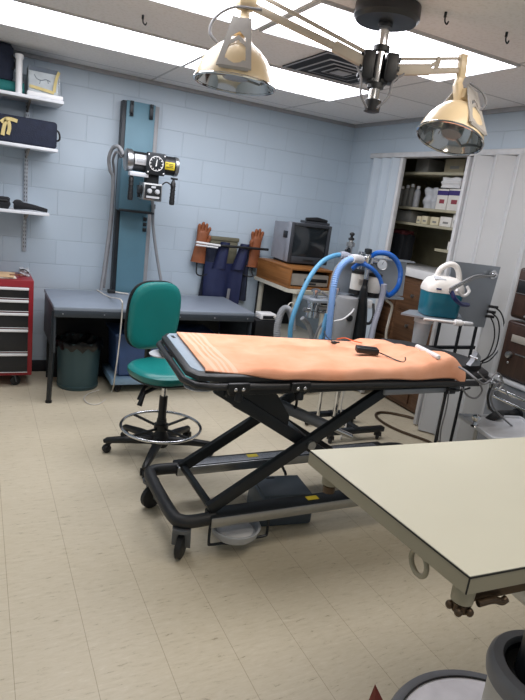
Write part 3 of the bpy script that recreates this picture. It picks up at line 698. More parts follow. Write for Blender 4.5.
mb.bar(c_, c_ + V((.004, 0, .03)), .003, .005); mb.bar(c_ + V((-.002, 0, -.02)), c_, .003, .008)
for sx in (-.06, .06):
    for sz in (-.065, .06): mb.ball(c_ + V((sx, 0, sz)), .006, (1, .5, 1), 8)
mb.build('dial_mark', 'stickerwhite', dp_)
MB().box(1.01, 1.15, HY - .085, HY - .02, hz - .11, hz - .078, .004).build('grip_bar', 'tray', t)
MB().box(1.145, 1.24, HY - .05, HY + .03, hz - .16, hz - .08, .004).build('collimator_neck', 'darker', t)
co = MB().box(1.118, 1.262, HY - .09, HY + .07, hz - .275, hz - .145, .008).build('collimator', 'steel', t)
mb = MB(); mb.box(1.128, 1.252, HY - .094, HY - .089, hz - .262, hz - .158); mb.build('collimator_face', 'dark', co)
mb = MB()
for sx in (1.162, 1.222): mb.lathe((sx, HY - .094, hz - .205), [(.019, 0), (.019, .006), (.014, .02), (.002, .022)], (0, -1, 0), 16)
mb.box(1.14, 1.24, HY - .098, HY - .094, hz - .255, hz - .24); mb.box(1.175, 1.208, HY - .098, HY - .094, hz - .18, hz - .165); mb.build('control_knob', 'ltgrey', co)
mb = MB(); mb.box(1.092, 1.12, HY - .04, HY + .02, hz - .23, hz - .17, .004); mb.cyl((1.104, HY - .01, hz - .23), (1.104, HY - .01, hz - .26), .012, n=10); mb.build('latch', 'dark', co)
for x in (1.03, 1.355):
    mb = MB(); mb.lathe((x, HY - .05, hz - .29), [(.006, 0), (.019, .004), (.021, .02), (.017, .1), (.019, .165), (.012, .18), (.008, .19), (.008, .205)], (0, 0, 1), 16)
    for k in range(5): mb.torus((x, HY - .05, hz - .26 + k * .028), .0195, .003, (0, 0, 1), 16, 6)
    if x > 1.2: mb.box(x - .02, x + .03, HY - .065, HY - .035, hz - .098, hz - .083, .003)
    mb.build('handle', 'black', t)
MB().tube([(1.262, HY - .06, hz - .15), (1.29, HY - .08, hz - .125), (1.33, HY - .075, hz - .14), (1.355, HY - .06, hz - .17)], .005, 6).build('handle_wire', 'black', t)
def PYs(lst): return [PY(a, b, y) for a, b, y in lst]
MB().tube(PYs([(124, 155, 4.5), (119, 147, 4.55), (113, 148, 4.62), (109, 158, 4.68), (110, 170, 4.72), (113, 180, 4.76), (111, 215, 4.82), (106, 255, 4.84), (101, 290, 4.84)]), .014, 10).build('hose', 'hosegrey', t)
MB().tube(PYs([(124, 158, 4.52), (117, 152, 4.58), (113, 160, 4.66), (114, 175, 4.76), (112, 220, 4.85), (107, 262, 4.86), (104, 288, 4.85)]), .010, 8).build('hose', 'cable', t)
MB().tube(PYs([(152, 198, 4.60), (153, 208, 4.7), (153, 225, 4.82), (156, 250, 4.84), (160, 275, 4.84), (163, 290, 4.83)]), .013, 10).build('hose', 'hosegrey', t)

# ------------------------------------------------------------------ rack with gloves and apron
t = thing('apron_rack', (2.1, YB, 1.2), 'wall rack of thin rods with an olive back board holding gloves and apron', 'wall rack')
MB().box(1.915, 2.19, 4.945, 4.965, 1.0, 1.285, .004).build('back_board', 'olive', t)
MB().box(1.91, 2.20, 4.935, 4.968, 1.25, 1.285, .006).build('board_lip', 'olive', t)
MB().cyl((1.74, 4.835, 1.225), (1.97, 4.835, 1.212), .010, n=12).build('rod', 'white', t)
MB().cyl((1.74, 4.838, 1.20), (1.95, 4.838, 1.192), .008, n=12).build('rod', 'white', t)
MB().cyl((1.97, 4.835, 1.212), (2.46, 4.835, 1.215), .012, n=12).build('rod', 'black', t)
mb = MB()
for x in (2.0, 2.3): mb.bar((x, YB - .002, 1.215), (x, 4.835, 1.212), .016, .016, .002)
mb.build('rod_bracket', 'dark', t)
def hook_wire(x, z0, z1, w): return MB().tube([(x, 4.93, z0), (x - .005, 4.915, z1 + .04), (x + .005, 4.90, z1 + .008), (x + w * .5, 4.90, z1), (x + w, 4.905, z1 + .02)], .007, 8)
hook_wire(1.80, 1.06, .92, .10).build('hook_wire', 'darker', t)
hook_wire(2.36, 1.02, .94, -.10).build('hook_wire', 'darker', t)

def glove(name, x, z0, tilt, label, mirror=1):
    """lead glove hung cuff-down, five fingers up"""
    y = 4.915; q = Matrix.Rotation(tilt, 3, 'Y')
    def W(p): return V((x, y, z0)) + q @ V((p[0] * mirror, p[1], p[2]))
    t = thing(name, (x, YB - .05, z0), label, 'glove', 'leather gloves on the wall rack')
    mb = MB(); n = 20; rings = [(0, .066, .030), (.02, .068, .034), (.10, .060, .032), (.17, .052, .030), (.21, .052, .028), (.26, .055, .026), (.285, .05, .022), (.297, .035, .012)]
    vs = []; fs = []
    for z_, a, b in rings:
        for k in range(n): vs.append(W((a * math.cos(2 * PI * k / n), b * math.sin(2 * PI * k / n), z_)))
    for i in range(len(rings) - 1):
        for k in range(n): fs.append((i * n + k, i * n + (k + 1) % n, (i + 1) * n + (k + 1) % n, (i + 1) * n + k))
    fs.append(tuple(range(n))[::-1]); fs.append(tuple((len(rings) - 1) * n + k for k in range(n)))
    mb.add(vs, fs, True)
    for fx, L, sp in ((-.039, .085, -.010), (-.013, .108, -.002), (.014, .100, .006), (.039, .072, .016)):
        P = [(fx, 0, .26), (fx + sp * .4, -.002, .29), (fx + sp * .8, -.006, .26 + L * .7), (fx + sp, -.014, .26 + L)]
        mb.sweep([W(p) for p in catmull(P, 5)], [.0165] * 12 + [.0155, .0145, .012, .006], 12)
    P = [(.035, -.008, .17), (.052, -.016, .20), (.060, -.022, .23), (.056, -.028, .262)]
    mb.sweep([W(p) for p in catmull(P, 5)], [.018] * 12 + [.017, .015, .012, .006], 12)
    mb.build('leather', 'glove', t)
    mb = MB()
    for z_, a, b in ((.005, .069, .034), (.19, .054, .031)):
        mb.sweep([W((a * math.cos(2 * PI * k / 24), b * math.sin(2 * PI * k / 24), z_)) for k in range(24)], .004, 6, True)
    mb.build('seam', 'glove', t)
glove('lead_glove', 1.80, 1.035, .09, 'rust leather lead glove left of the navy apron, fingers up')
glove('lead_glove', 2.355, 1.03, .04, 'rust leather lead glove between navy apron and television, fingers up', -1)

# apron draped over the rods: front panel with two shoulder straps
t = thing('lead_apron', (2.1, 4.87, .4), 'navy blue lead apron hanging by its straps from the wall rack', 'apron')
def cloth(x0f, x1f, z0, z1, yf, nx=18, nz=22, th=.012):
    mb = MB(); vs = []; fs = []
    for j in range(nz + 1):
        v = j / nz; z_ = z0 + (z1 - z0) * v
        for i in range(nx + 1):
            u = i / nx; x_ = x0f(v) + (x1f(v) - x0f(v)) * u; vs.append(V((x_, yf(u, v), z_)))
    for j in range(nz):
        for i in range(nx): a = j * (nx + 1) + i; fs.append((a, a + 1, a + nx + 2, a + nx + 1))
    n0 = len(vs); vs2 = [p + V((0, th, 0)) for p in vs]; fs2 = [tuple(i + n0 for i in f[::-1]) for f in fs]
    edge = [i for i in range(nx + 1)] + [(j + 1) * (nx + 1) - 1 for j in range(1, nz + 1)] + [nz * (nx + 1) + i for i in range(nx - 1, -1, -1)] + [j * (nx + 1) for j in range(nz - 1, 0, -1)]
    fs3 = [(edge[k], edge[k] + n0, edge[(k + 1) % len(edge)] + n0, edge[(k + 1) % len(edge)]) for k in range(len(edge))]
    mb.add(vs + vs2, fs + fs2 + fs3, True); return mb
wave = lambda u, v: 4.885 + .022 * math.sin(u * 9 + 1) * (1 - .5 * v) + .012 * math.sin(u * 21) * (1 - v)
cloth(lambda v: 1.875 - .01 * v, lambda v: 2.235 + .01 * v, .40, 1.05, wave, 26, 16).build('front_panel', 'navyapron', t)
for (xa, xb, xa2, xb2) in ((1.985, 2.075, 1.93, 2.06), (2.185, 2.275, 2.12, 2.245)):
    cloth(lambda v, a=xa, b=xa2: b + (a - b) * v, lambda v, a=xb, b=xb2: b + (a - b) * v, 1.0, 1.245, lambda u, v: 4.868 + .012 * math.sin(u * 6.3) - .012 * v, 10, 12).build('shoulder_strap', 'navyapron', t)
cloth(lambda v: 1.83 + .05 * v, lambda v: 1.98 + .02 * v, .60, 1.22, lambda u, v: 4.912 + .012 * math.sin(u * 7), 10, 14).build('back_flap', 'navy', t)
cloth(lambda v: 2.26, lambda v: 2.33 - .02 * v, .70, 1.2, lambda u, v: 4.912 + .012 * math.sin(u * 7), 8, 12).build('back_flap', 'navy', t)
MB().bar((2.10, 4.858, .50), (2.115, 4.858, .82), .028, .006, .002, (0, 1, 0)).build('belt', 'cable', t)
# ------------------------------------------------------------------ green stool
S = V((1.035, 3.20, 0))
t = thing('stool', S, 'teal green drafting stool with backrest and chrome foot ring', 'stool')
bq = Matrix.Rotation(.30, 3, 'Z')          # seat faces towards the right of the room
mb = MB(); mb.lathe(S + V((0, 0, .09)), [(.05, -.02), (.055, -.01), (.05, .05), (.036, .07), (.03, .16)], (0, 0, 1), 24); hubo = mb.build('base_hub', 'black', t)
for px, py in ((103, 452), (148, 473), (210, 456), (192, 436), (128, 440)):
    p = PZ(px, py, 0); d = (p - S); d.z = 0; d = d.normalized(); e = S + d * .325
    MB().sweep([S + d * .03 + V((0, 0, .105)), S + d * .18 + V((0, 0, .098)), e + V((0, 0, .082)), e + d * .02 + V((0, 0, .074))], [.030, .026, .020, .012], 10).build('base_arm', 'black', t)
    caster(t, e.x, e.y, .027, z0=.075, yaw=math.atan2(d.y, d.x) + .5, m='black', w=.034)
MB().cyl(S + V((0, 0, .16)), S + V((0, 0, .40)), .026, n=20).build('column_sleeve', 'black', t)
MB().cyl(S + V((0, 0, .38)), S + V((0, 0, .50)), .017, n=20).build('gas_column', 'chrome', t)
fr = MB().torus(S + V((0, 0, .200)), .248, .0095, (0, 0, 1), 56, 10).build('foot_ring', 'chrome', t)
for k in range(4):
    a = .5 + k * PI / 2; MB().bar(S + V((math.cos(a) * .03, math.sin(a) * .03, .19)), S + V((math.cos(a) * .245, math.sin(a) * .245, .197)), .018, .012, .003).build('ring_spoke', 'black', fr)
MB().lathe(S + V((0, 0, .175)), [(.03, 0), (.045, .004), (.045, .04), (.03, .045)], (0, 0, 1), 20).build('ring_collar', 'black', fr)
def pad(c, q, w, h, th, front, power=3.0, dish=.015, n=28):
    """superellipse cushion: w x h outline, th thick, 'front' along local -y"""
    rings = []; vs = []; fs = []
    prof = [(.0, -.5), (.45, -.5), (.80, -.47), (.93, -.36), (1.0, -.12), (1.0, .2), (.95, .42), (.85, .5), (0.0, .5)]
    m = MB(); N = n * 2
    for r, d in prof:
        for k in range(N):
            a = 2 * PI * k / N; ca, sa = math.cos(a), math.sin(a)
            rr = (abs(ca) ** power + abs(sa) ** power) ** (-1 / power)
            x = ca * rr * r * w / 2; z = sa * rr * r * h / 2
            vs.append(V(c) + q @ V((x, d * th + dish * (1 - r * r) * (1 if d < 0 else .3), z)))
    for i in range(len(prof) - 1):
        for k in range(N): fs.append((i * N + k, i * N + (k + 1) % N, (i + 1) * N + (k + 1) % N, (i + 1) * N + k))
    m.add(vs, fs, True); return m
seatc = S + V((.01, -.0, .57))
MB_ = pad(seatc, bq @ Matrix.Rotation(-PI / 2, 3, 'X'), .46, .43, .075, None, 2.6, .01)
se = MB_.build('seat', 'teal', t)
pad(seatc - V((0, 0, .034)), bq @ Matrix.Rotation(-PI / 2, 3, 'X'), .44, .41, .03, None, 2.6, 0).build('seat_pan', 'seatshell', se)
backc = PY(155, 316, 3.44)
bk = pad(backc, bq @ Matrix.Rotation(.09, 3, 'X'), .37, .44, .06, None, 3.2, .012).build('backrest', 'teal', t)
pad(backc + bq @ V((0, .032, 0)), bq @ Matrix.Rotation(.09, 3, 'X'), .38, .45, .03, None, 3.2, 0).build('back_shell', 'seatshell', bk)
b0 = S + bq @ V((0, .05, .49)); b1 = V((backc.x, backc.y, .62)) + bq @ V((-.0, .05, 0))
MB().tube([b0, S + bq @ V((0, .2, .475)), b1 + V((0, 0, -.1)), b1 + V((0, 0, .12))], .02, 10).build('back_support', 'black', t)
mb = MB(); mb.box(S.x - .09, S.x + .09, S.y - .07, S.y + .07, .485, .51, .008); mb.build('mechanism', 'black', t)
u = bq @ V((-1, 0, 0))
for off, ln in ((-.03, .20), (.05, .12)):
    mb = MB(); a = S + bq @ V((-.05, off, .49)); b = a + u * ln * .6 + V((0, -.02, -.03)); mb.sweep([a, b, b + u * .03 + V((0, -.01, -.07))], [.012, .012, .016], 10); mb.build('lever', 'black', t)

# ------------------------------------------------------------------ gurney
t = thing('gurney', (1.6, 2.4, 0), 'black scissor-lift gurney with casters under the peach towel', 'gurney')
out = [(.80, 2.20), (.83, 2.125), (.90, 2.10), (2.36, 2.03), (2.48, 2.07), (2.53, 2.17), (2.53, 2.29), (2.47, 2.42), (2.34, 2.61), (2.2, 2.69), (.99, 2.815), (.89, 2.815), (.855, 2.76)]
def loop(pts, z, grow=0.0):
    c = V((sum(p[0] for p in pts) / len(pts), sum(p[1] for p in pts) / len(pts), 0)); n = len(pts); res = []
    for i in range(n):
        a = V((*pts[i - 1], 0)); b = V((*pts[i], 0)); d = V((*pts[(i + 1) % n], 0))
        e1 = (b - a).normalized(); e2 = (d - b).normalized(); nn = V((e1.y + e2.y, -e1.x - e2.x, 0)).normalized()
        q = b + nn * grow; res.append(V((q.x, q.y, z)))
    return res
def slab(pts, z0, z1, g0=0.0, g1=0.0):
    lo = loop(pts, z0, g0); mid = loop(pts, z1 - .008, g0); hi = loop(pts, z1, g1); n = len(pts); m = MB()
    fs = [tuple(range(n))[::-1], tuple(range(2 * n, 3 * n))]
    for r in range(2):
        for k in range(n): fs.append((r * n + k, r * n + (k + 1) % n, (r + 1) * n + (k + 1) % n, (r + 1) * n + k))
    return m.add(lo + mid + hi, fs, False)
slab(out, .874, .903, 0, -.010).build('deck', 'deck', t)
plate = [(.822, 2.215), (.84, 2.16), (.89, 2.14), (1.10, 2.13), (1.20, 2.785), (.985, 2.797), (.905, 2.797), (.875, 2.75)]
slab(plate, .900, .9065, 0, -.003).build('deck_plate', 'plate', t)
MB().box(.895, .91, 2.70, 2.74, .9065, .909, .001).build('latch_slot', 'black', t)
MB().sweep(loop(out, .855, .010), .016, 10, True).build('side_rail', 'deck', t)
mb = MB(); mb.box(.98, 2.30, 2.12, 2.62, .80, .868, .006); mb.build('subframe', 'dark', t)
MB().box(1.78, 2.28, 2.055, 2.075, .795, .825, .006).build('accessory_rail', 'grey', t)
MB().box(2.18, 2.24, 2.045, 2.078, .79, .82, .004).build('rail_clamp', 'dark', t)
for px in (239, 299):
    p = PY(px, 384, 2.07); fy = 2.10 - .07 * (p.x - .9) / 1.46 - .026
    o = MB().box(p.x - .05, p.x + .05, fy - .012, fy + .01, .835, .878, .005).build('rail_bracket', 'black', t)
    for s_ in (-.018, .018): MB().ball((p.x + s_, fy - .014, .852), .009, (1, .5, 1), 10).build('bolt', 'chrome', o)
    MB().lathe((p.x + .01, fy + .01, .79), [(.01, 0), (.018, .004), (.018, .02), (.01, .045)], (0, 0, 1), 14).build('knob', 'black', o)
# head section at the right end
hsec = [(2.18, 2.09), (2.38, 2.075), (2.47, 2.12), (2.485, 2.26), (2.42, 2.40), (2.31, 2.57), (2.16, 2.63)]
slab(hsec, .902, .94, 0, -.02).build('head_section', 'deck', t)
for a, b in (((.82, 2.2), .8), ((.86, 2.70), .8)):
    MB().lathe((a[0] - .005 + (.06 if a[1] < 2.4 else 0), a[1] + .02, .808), [(.01, 0), (.066, .002), (.07, .008), (.062, .014), (.01, .016)], (0, 0, 1), 28).build('bumper_disc', 'ltgrey', t)
# scissor arms
yf, yb = 2.15, 2.57
for y, yo in ((yf, .0), (yb, 0)):
    MB().bar((.955, y, .235), (1.90, y, .815), .032, .058, .006).build('scissor_arm', 'dark', t)
    MB().bar((.95, y + .045, .815), (1.92, y + .045, .225), .032, .058, .006).build('scissor_arm', 'dark', t)
MB().cyl((1.45, yf - .03, .525), (1.45, yb + .09, .525), .022, n=16).build('pivot_pin', 'steel', t)
MB().bar((.97, yf, .24), (.97, yb, .24), .03, .03, .006).build('cross_bar', 'dark', t)
MB().bar((1.90, yf, .80), (1.90, yb, .80), .03, .03, .006).build('cross_bar', 'dark', t)
MB().bar((1.0, yf, .80), (1.0, yb, .80), .04, .04, .006).build('cross_bar', 'dark', t)
mb = MB(); mb.prism([(1.0, 2.19, .80), (1.04, 2.19, .72), (1.22, 2.19, .62), (1.34, 2.19, .60), (1.34, 2.19, .66), (1.26, 2.19, .77), (1.20, 2.19, .81)], (0, .05, 0)); mb.build('motor_bracket', 'dark', t)
mb = MB(); mb.cyl((1.16, 2.36, .74), (1.30, 2.36, .68), .05, n=20); mb.cyl((1.28, 2.36, .69), (1.72, 2.36, .50), .03, n=18); act = mb.build('lift_actuator', 'grey', t)
MB().cyl((1.70, 2.36, .51), (1.86, 2.36, .44), .016, n=16).build('actuator_rod', 'chrome', act)
MB().tube([(1.3, 2.34, .72), (1.36, 2.33, .75), (1.44, 2.33, .72), (1.46, 2.34, .64), (1.40, 2.35, .60)], .007, 8).build('actuator_cable', 'black', t)
# base
for y, nm in ((2.14, 'front'), (2.65, 'back')):
    o = MB().box(.955, 2.36, y - .035, y + .055, .158, .218, .008).build('base_rail', 'dark', t)
    MB().box(.958, 2.355, y - .039, y - .034, .162, .212, .002).build('steel_strip', 'steel', o)
    sx = 1.52 if y < 2.3 else 1.42
    st_ = MB().obox((sx, y + .01, .2195), (.065, .034, .002), Matrix.Rotation(.0, 3, 'Z')).build('warning_sticker', 'yellow', o)
MB().box(1.0, 2.30, 2.62, 2.685, .214, .218, .002).build('rail_cover', 'grey', t)
MB().tube([(.985, 2.14, .192), (.88, 2.135, .192), (.83, 2.15, .192), (.805, 2.20, .192), (.80, 2.38, .192), (.805, 2.60, .192), (.83, 2.645, .192), (.88, 2.655, .192), (.985, 2.65, .192)], .031, 14).build('end_bumper', 'tube', t)
MB().tube([(2.33, 2.14, .192), (2.44, 2.14, .192), (2.50, 2.2, .192), (2.50, 2.58, .192), (2.44, 2.65, .192), (2.33, 2.65, .192)], .031, 14).build('end_bumper', 'tube', t)
for x, y, yw in ((.84, 2.155, .95), (.825, 2.61, .35), (2.42, 2.16, .6), (2.42, 2.62, .4)):
    f = caster(t, x, y, .062, z0=.165, yaw=yw, w=.036)
MB().cyl((.85, 2.63, .15), (.82, 2.645, .13), .01, n=8).build('brake_pedal', 'black', t)
MB().tube([(.965, 2.130, .17), (.965, 2.125, .075), (.975, 2.125, .06), (1.03, 2.125, .058)], .007, 8).build('pan_hanger', 'dark', t)
MB().tube([(1.27, 2.130, .17), (1.27, 2.125, .075), (1.26, 2.125, .06), (1.21, 2.125, .058)], .007, 8).build('pan_hanger', 'dark', t)
MB().tube([(1.03, 2.125, .058), (1.12, 2.100, .056), (1.21, 2.125, .058)], .006, 8).build('pan_hanger', 'dark', t)
t = thing('round_pan', (1.118, 2.12, .065), 'round white pan held in the wire hanger under the front gurney rail', 'pan')
MB().lathe((1.118, 2.175, .065), [(.001, 0), (.10, 0), (.112, .012), (.118, .045), (.124, .048), (.122, .053), (.112, .05), (.102, .018), (.001, .014)], (0, 0, 1), 40).build('pan_body', 'ltgrey', t)
MB().lathe((1.118, 2.175, .081), [(.001, 0), (.085, 0), (.09, .012), (.001, .016)], (0, 0, 1), 36).build('pan_insert', 'white', t)
# pump box between the rails
t = thing('foot_pump_box', (1.47, 2.37, 0), 'slate grey box with a slot lying between the gurney base rails', 'pump box')
q = Matrix.Rotation(-.12, 3, 'Z')
MB().obox((1.47, 2.375, .085), (.30, .24, .17), q, .02).build('box_body', 'pedal', t)
MB().obox((1.47, 2.375, .172), (.27, .21, .012), q, .005).build('box_lid', 'pedal', t)
MB().obox((1.44, 2.46, .179), (.05, .012, .004), q, .001).build('slot', 'black', t)
MB().tube([(1.44, 2.49, .16), (1.47, 2.52, .20), (1.53, 2.52, .215), (1.55, 2.50, .19), (1.55, 2.48, .175)], .008, 8).build('cable_loop', 'black', t)

# towel draped over the deck
def towel():
    nx, ny = 84, 44; vs = []; fs = []
    rnd = random.Random(11); ph = [rnd.uniform(0, 6) for _ in range(8)]
    for j in range(ny + 1):
        v = j / ny
        for i in range(nx + 1):
            u = i / nx
            yfr = 2.145 - .06 * min(1, u * 4) - .058 * u; ybk = 2.775 - .255 * u ** 1.1
            xl = .862 + .075 * v; xr = 2.255 + .02 * math.sin(v * 7) - .22 * max(0, v - .55) ** 1.0
            x = xl + (xr - xl) * u
            # front hangs over the rim
            if v < .14:
                k = v / .14; a = k * PI / 2
                y = yfr - .008 + .03 * (1 - math.cos(a)); z0_ = .914 - .028 * min(1, u * 3); z = z0_ + (.919 + .012 * u - z0_) * math.sin(a)
            else:
                k = (v - .14) / .86; y = yfr + .022 + (ybk - yfr - .022) * k; z = .919 + .012 * u
            lum = .022 * u * math.exp(-((v - .25) / .28) ** 2) + .024 * math.exp(-((u - .93) / .06) ** 2) * math.exp(-((v - .3) / .3) ** 2)
            rip = .005 * math.sin(18 * u + 9 * v + ph[0]) * math.sin(11 * v + 3 * u) + .0035 * math.sin(34 * u - 13 * v + ph[1]) + .004 * math.sin(6 * u + 15 * v + ph[2]) * u
            fold = .015 * math.exp(-((v - .62 - .10 * u + .02 * math.sin(12 * u)) / .03) ** 2) * (.3 if u < .3 else 1)
            fold += .012 * math.exp(-((v - .40 + .22 * (u - .8)) / .025) ** 2) * math.exp(-((u - .82) / .10) ** 2)
            edge = min(1, min(u, 1 - u) * 14) * min(1, (1 - v) * 10)
            z += (lum + rip + fold) * (edge * .9 + .1) * min(1, v * 8 + .3)
            if u > .955: z -= (u - .955) / .045 * .035 * (1 if v < .75 else .5)
            if u > .78: kk = min(1, (u - .78) / .06); z += .022 * kk * kk * (3 - 2 * kk) * min(1, v * 7)
            y -= .004 * math.sin(23 * u + ph[3]) * (1 if v < .15 else 0)
            vs.append(V((x, y, max(z, .917) if v >= .14 else z)))
    for j in range(ny):
        for i in range(nx): a = j * (nx + 1) + i; fs.append((a, a + 1, a + nx + 2, a + nx + 1))
    n0 = len(vs); lo = [p + V((0, .006 if i // (nx + 1) < 6 else 0, -.007)) for i, p in enumerate(vs)]
    edge = list(range(nx + 1)) + [(j + 1) * (nx + 1) - 1 for j in range(1, ny + 1)] + [ny * (nx + 1) + i for i in range(nx - 1, -1, -1)] + [j * (nx + 1) for j in range(ny - 1, 0, -1)]
    f2 = [tuple(i + n0 for i in f[::-1]) for f in fs]; f3 = [(edge[k], edge[k] + n0, edge[(k + 1) % len(edge)] + n0, edge[(k + 1) % len(edge)]) for k in range(len(edge))]
    m = MB(); m.add(vs + lo, fs + f2 + f3, True); return m
tag(towel().build('towel', 'towel'), 'peach orange terry towel spread over the gurney top', 'towel')
TZt = .948
t = thing('black_sensor_box', PZ(366, 350, TZt), 'small black electronic box with looped wire lying on the peach towel', 'electronic box')
c = PZ(367, 350, TZt + .016)
q = Matrix.Rotation(-.42, 3, 'Z')
o = MB().obox(c, (.115, .062, .030), q, .006).build('box_body', 'black', t)
MB().obox(c + V((0, 0, .016)), (.08, .035, .003), q, .001).build('face_plate', 'dark', o)
MB().tube([c + q @ V((.055, 0, -.004)), PZ(385, 355, TZt), PZ(396, 360, TZt + .004), PZ(404, 362, TZt + .002), PZ(405, 357, TZt), PZ(399, 350, TZt - .006), PZ(392, 347, TZt - .006)], .0035, 6).build('wire', 'black', t)
o = MB().obox(PZ(391, 347.5, TZt), (.04, .022, .016), q, .004).build('connector', 'grey', t)
MB().tube([PZ(391, 347, TZt), PZ(384, 345, TZt - .002), PZ(374, 342, TZt - .004)], .003, 6).build('wire', 'grey', t)
t = thing('clip_lead', PZ(333, 343, TZt - .01), 'tiny black clip on an orange wire on the towel, beside the black box', 'clip')
c = PZ(334, 342.5, TZt + .002)
mb = MB(); mb.ball(c, .013, (1.3, .8, .8), 12, Matrix.Rotation(-.5, 3, 'Z')); mb.sweep([c, c + V((.028, -.012, .004))], [.007, .004], 8); mb.build('clip_body', 'black', t)
MB().tube([c, PZ(327, 337, TZt - .01), PZ(324, 331, TZt + .01)], .003, 6).build('wire', 'black', t)
MB().tube([PZ(337, 339, TZt - .008), PZ(345, 338, TZt - .006), PZ(354, 341, TZt - .006), PZ(362, 343, TZt - .004)], .0035, 6).build('orange_wire', 'orange', t)
t = thing('white_wand', PZ(429, 352, .96), 'white tube-shaped wand lying on the black right end of the gurney', 'wand')
a = PZ(417, 346.5, .975); b = PZ(439, 357.5, .985); 
MB().sweep(catmull([a, a + (b - a) * .1, a + (b - a) * .85, b]), [.011, .013, .0135, .0135, .0135, .0135, .0135, .0135, .0135, .0135, .0135, .0135, .0135, .0135, .0135, .0135, .0135, .012, .01], 12).build('wand_body', 'white', t)
MB().tube([PZ(459, 367, .972), PZ(466, 371, .968), PZ(477, 380, .95), PZ(484, 384, .91), PZ(491, 380, .88)], .006, 8).build('lead', 'cable', t)

# ------------------------------------------------------------------ foreground table
q3 = Matrix.Rotation(-.02, 3, 'Z'); T0 = PZ(310, 450, .88)
E1 = (PZ(525, 437, .88) - T0).normalized(); E2 = (PZ(470.5, 577, .88) - T0).normalized()
def TT(u, v, z): return V((T0.x, T0.y, 0)) + E1 * u + E2 * v + V((0, 0, z))     # u along the far edge, v towards the camera
L_, W_ = 1.32, .665
t = thing('exam_table', TT(L_ / 2, W_ / 2, 0), 'cream laminate table top in the foreground on a round pedestal', 'table')
c4 = [TT(0, 0, .832), TT(L_, 0, .832), TT(L_, W_, .832), TT(0, W_, .832)]
MB().prism(c4, (0, 0, .044)).build('top_edge', 'tableside', t)
MB().prism([TT(.001, .001, .876), TT(L_ - .001, .001, .876), TT(L_ - .001, W_ - .001, .876), TT(.001, W_ - .001, .876)], (0, 0, .004)).build('tabletop', 'tabletop', t)
mb = MB()
for a, b in ((TT(0, 0, .8765), TT(0, W_, .8765)), (TT(0, W_, .8765), TT(L_, W_, .8765))): mb.bar(a, b, .003, .0035)
mb.bar(TT(0, W_, .834), TT(0, W_, .876), .003, .003); mb.build('edge_seam', 'seam', t)
def clamp(u, v, nm, star=True):
    c = TT(u, v, 0)
    o = MB().lathe((c.x, c.y, .785), [(.012, 0), (.026, .003), (.027, .046), (.012, .047)], (0, 0, 1), 22).build(nm, 'tableside', t)
    mb = MB(); mb.lathe((c.x, c.y, .757), [(.008, 0), (.02, .003), (.02, .024), (.01, .028)], (0, 0, 1), 12)
    for k in range(5 if star else 0):
        a = k * 2 * PI / 5; mb.ball((c.x + math.cos(a) * .024, c.y + math.sin(a) * .024, .768), .010, (1, 1, 1.1), 10)
    mb.build('knob', 'bronze', o)
clamp(.035, W_ - .035, 'clamp'); clamp(.05, .06, 'clamp', False)
mb = MB(); mb.bar(TT(.05, W_ - .03, .80), TT(.75, W_ - .03, .80), .012, .032, .003); mb.build('side_bar', 'bronze', t)
mb = MB(); mb.sweep(catmull([TT(.06, W_ - .012, .79), TT(.10, W_ - .008, .795), TT(.13, W_ - .008, .785), TT(.145, W_ - .008, .79)]), .009, 10); mb.build('hook', 'bronze', t)
c = PZ(409, 566, .79); e_ = TT(0.012, .44, .80)
MB().torus((TT(.02, .50, 0).x, TT(.02, .50, 0).y, .80), .032, .007, V((.95, -.1, .05)), 28, 8).build('tie_ring', 'tableside', t)
P_ = V((1.522, .806, 0))
MB().lathe(P_, [(.02, .83), (.30, .828), (.30, .78), (.27, .73), (.22, .68), (.16, .64), (.11, .62), (.02, .58)], (0, 0, 1), 48).build('bell_housing', 'pedestal', t)
MB().cyl(P_ + V((0, 0, .30)), P_ + V((0, 0, .62)), .095, n=32).build('lift_post', 'dark', t)
MB().lathe(P_, [(.155, .03), (.160, .34), (.166, .36), (.11, .362), (.11, .2), (.02, .2)], (0, 0, 1), 56).build('pedestal', 'pedestal', t)
MB().lathe(P_, [(.098, .364), (.128, .364), (.128, .385), (.127, .385), (.127, .366), (.098, .366)], (0, 0, 1), 40).build('hole_shade', 'darker', t)  # dark ring stands in for the shade inside the pedestal hole
MB().lathe(P_, [(.164, .335), (.174, .34), (.178, .362), (.173, .388), (.163, .40), (.136, .402), (.129, .392), (.129, .362), (.12, .36)], (0, 0, 1), 56, True, False).build('pedestal_ring', 'pedring', t)
P0 = V((1.475, .84, 0))
pl = MB().lathe(P0, [(.001, .004), (.338, .004), (.338, .026), (.001, .028)], (0, 0, 1), 72).build('base_plate', 'bucketwhite', t)
MB().lathe(P0, [(.334, 0), (.369, 0), (.371, .018), (.364, .03), (.342, .032), (.334, .028)], (0, 0, 1), 72).build('base_rim', 'pedring', pl)
MB().lathe(P0, [(.331, .0265), (.335, .0265), (.335, .0325), (.331, .0325)], (0, 0, 1), 72).build('rim_line', 'seam', pl)
p = PZ(377, 697, .05) + V((-.03, .01, 0))
t = thing('red_wedge', (p.x, p.y, 0), 'pointed dark red object on the floor at the bottom edge', 'wedge')
mb = MB(); b = [V((p.x - .03, p.y - .1, 0)), V((p.x + .05, p.y - .1, 0)), V((p.x + .045, p.y - .02, 0)), V((p.x - .015, p.y - .01, 0))]
mb.add(b + [V((p.x - .002, p.y - .02, .125)), V((p.x + .01, p.y - .06, .09))], [(0, 1, 2, 3), (3, 2, 4), (2, 1, 5, 4), (1, 0, 5), (0, 3, 4, 5)]); mb.build('flap', 'flap', t)
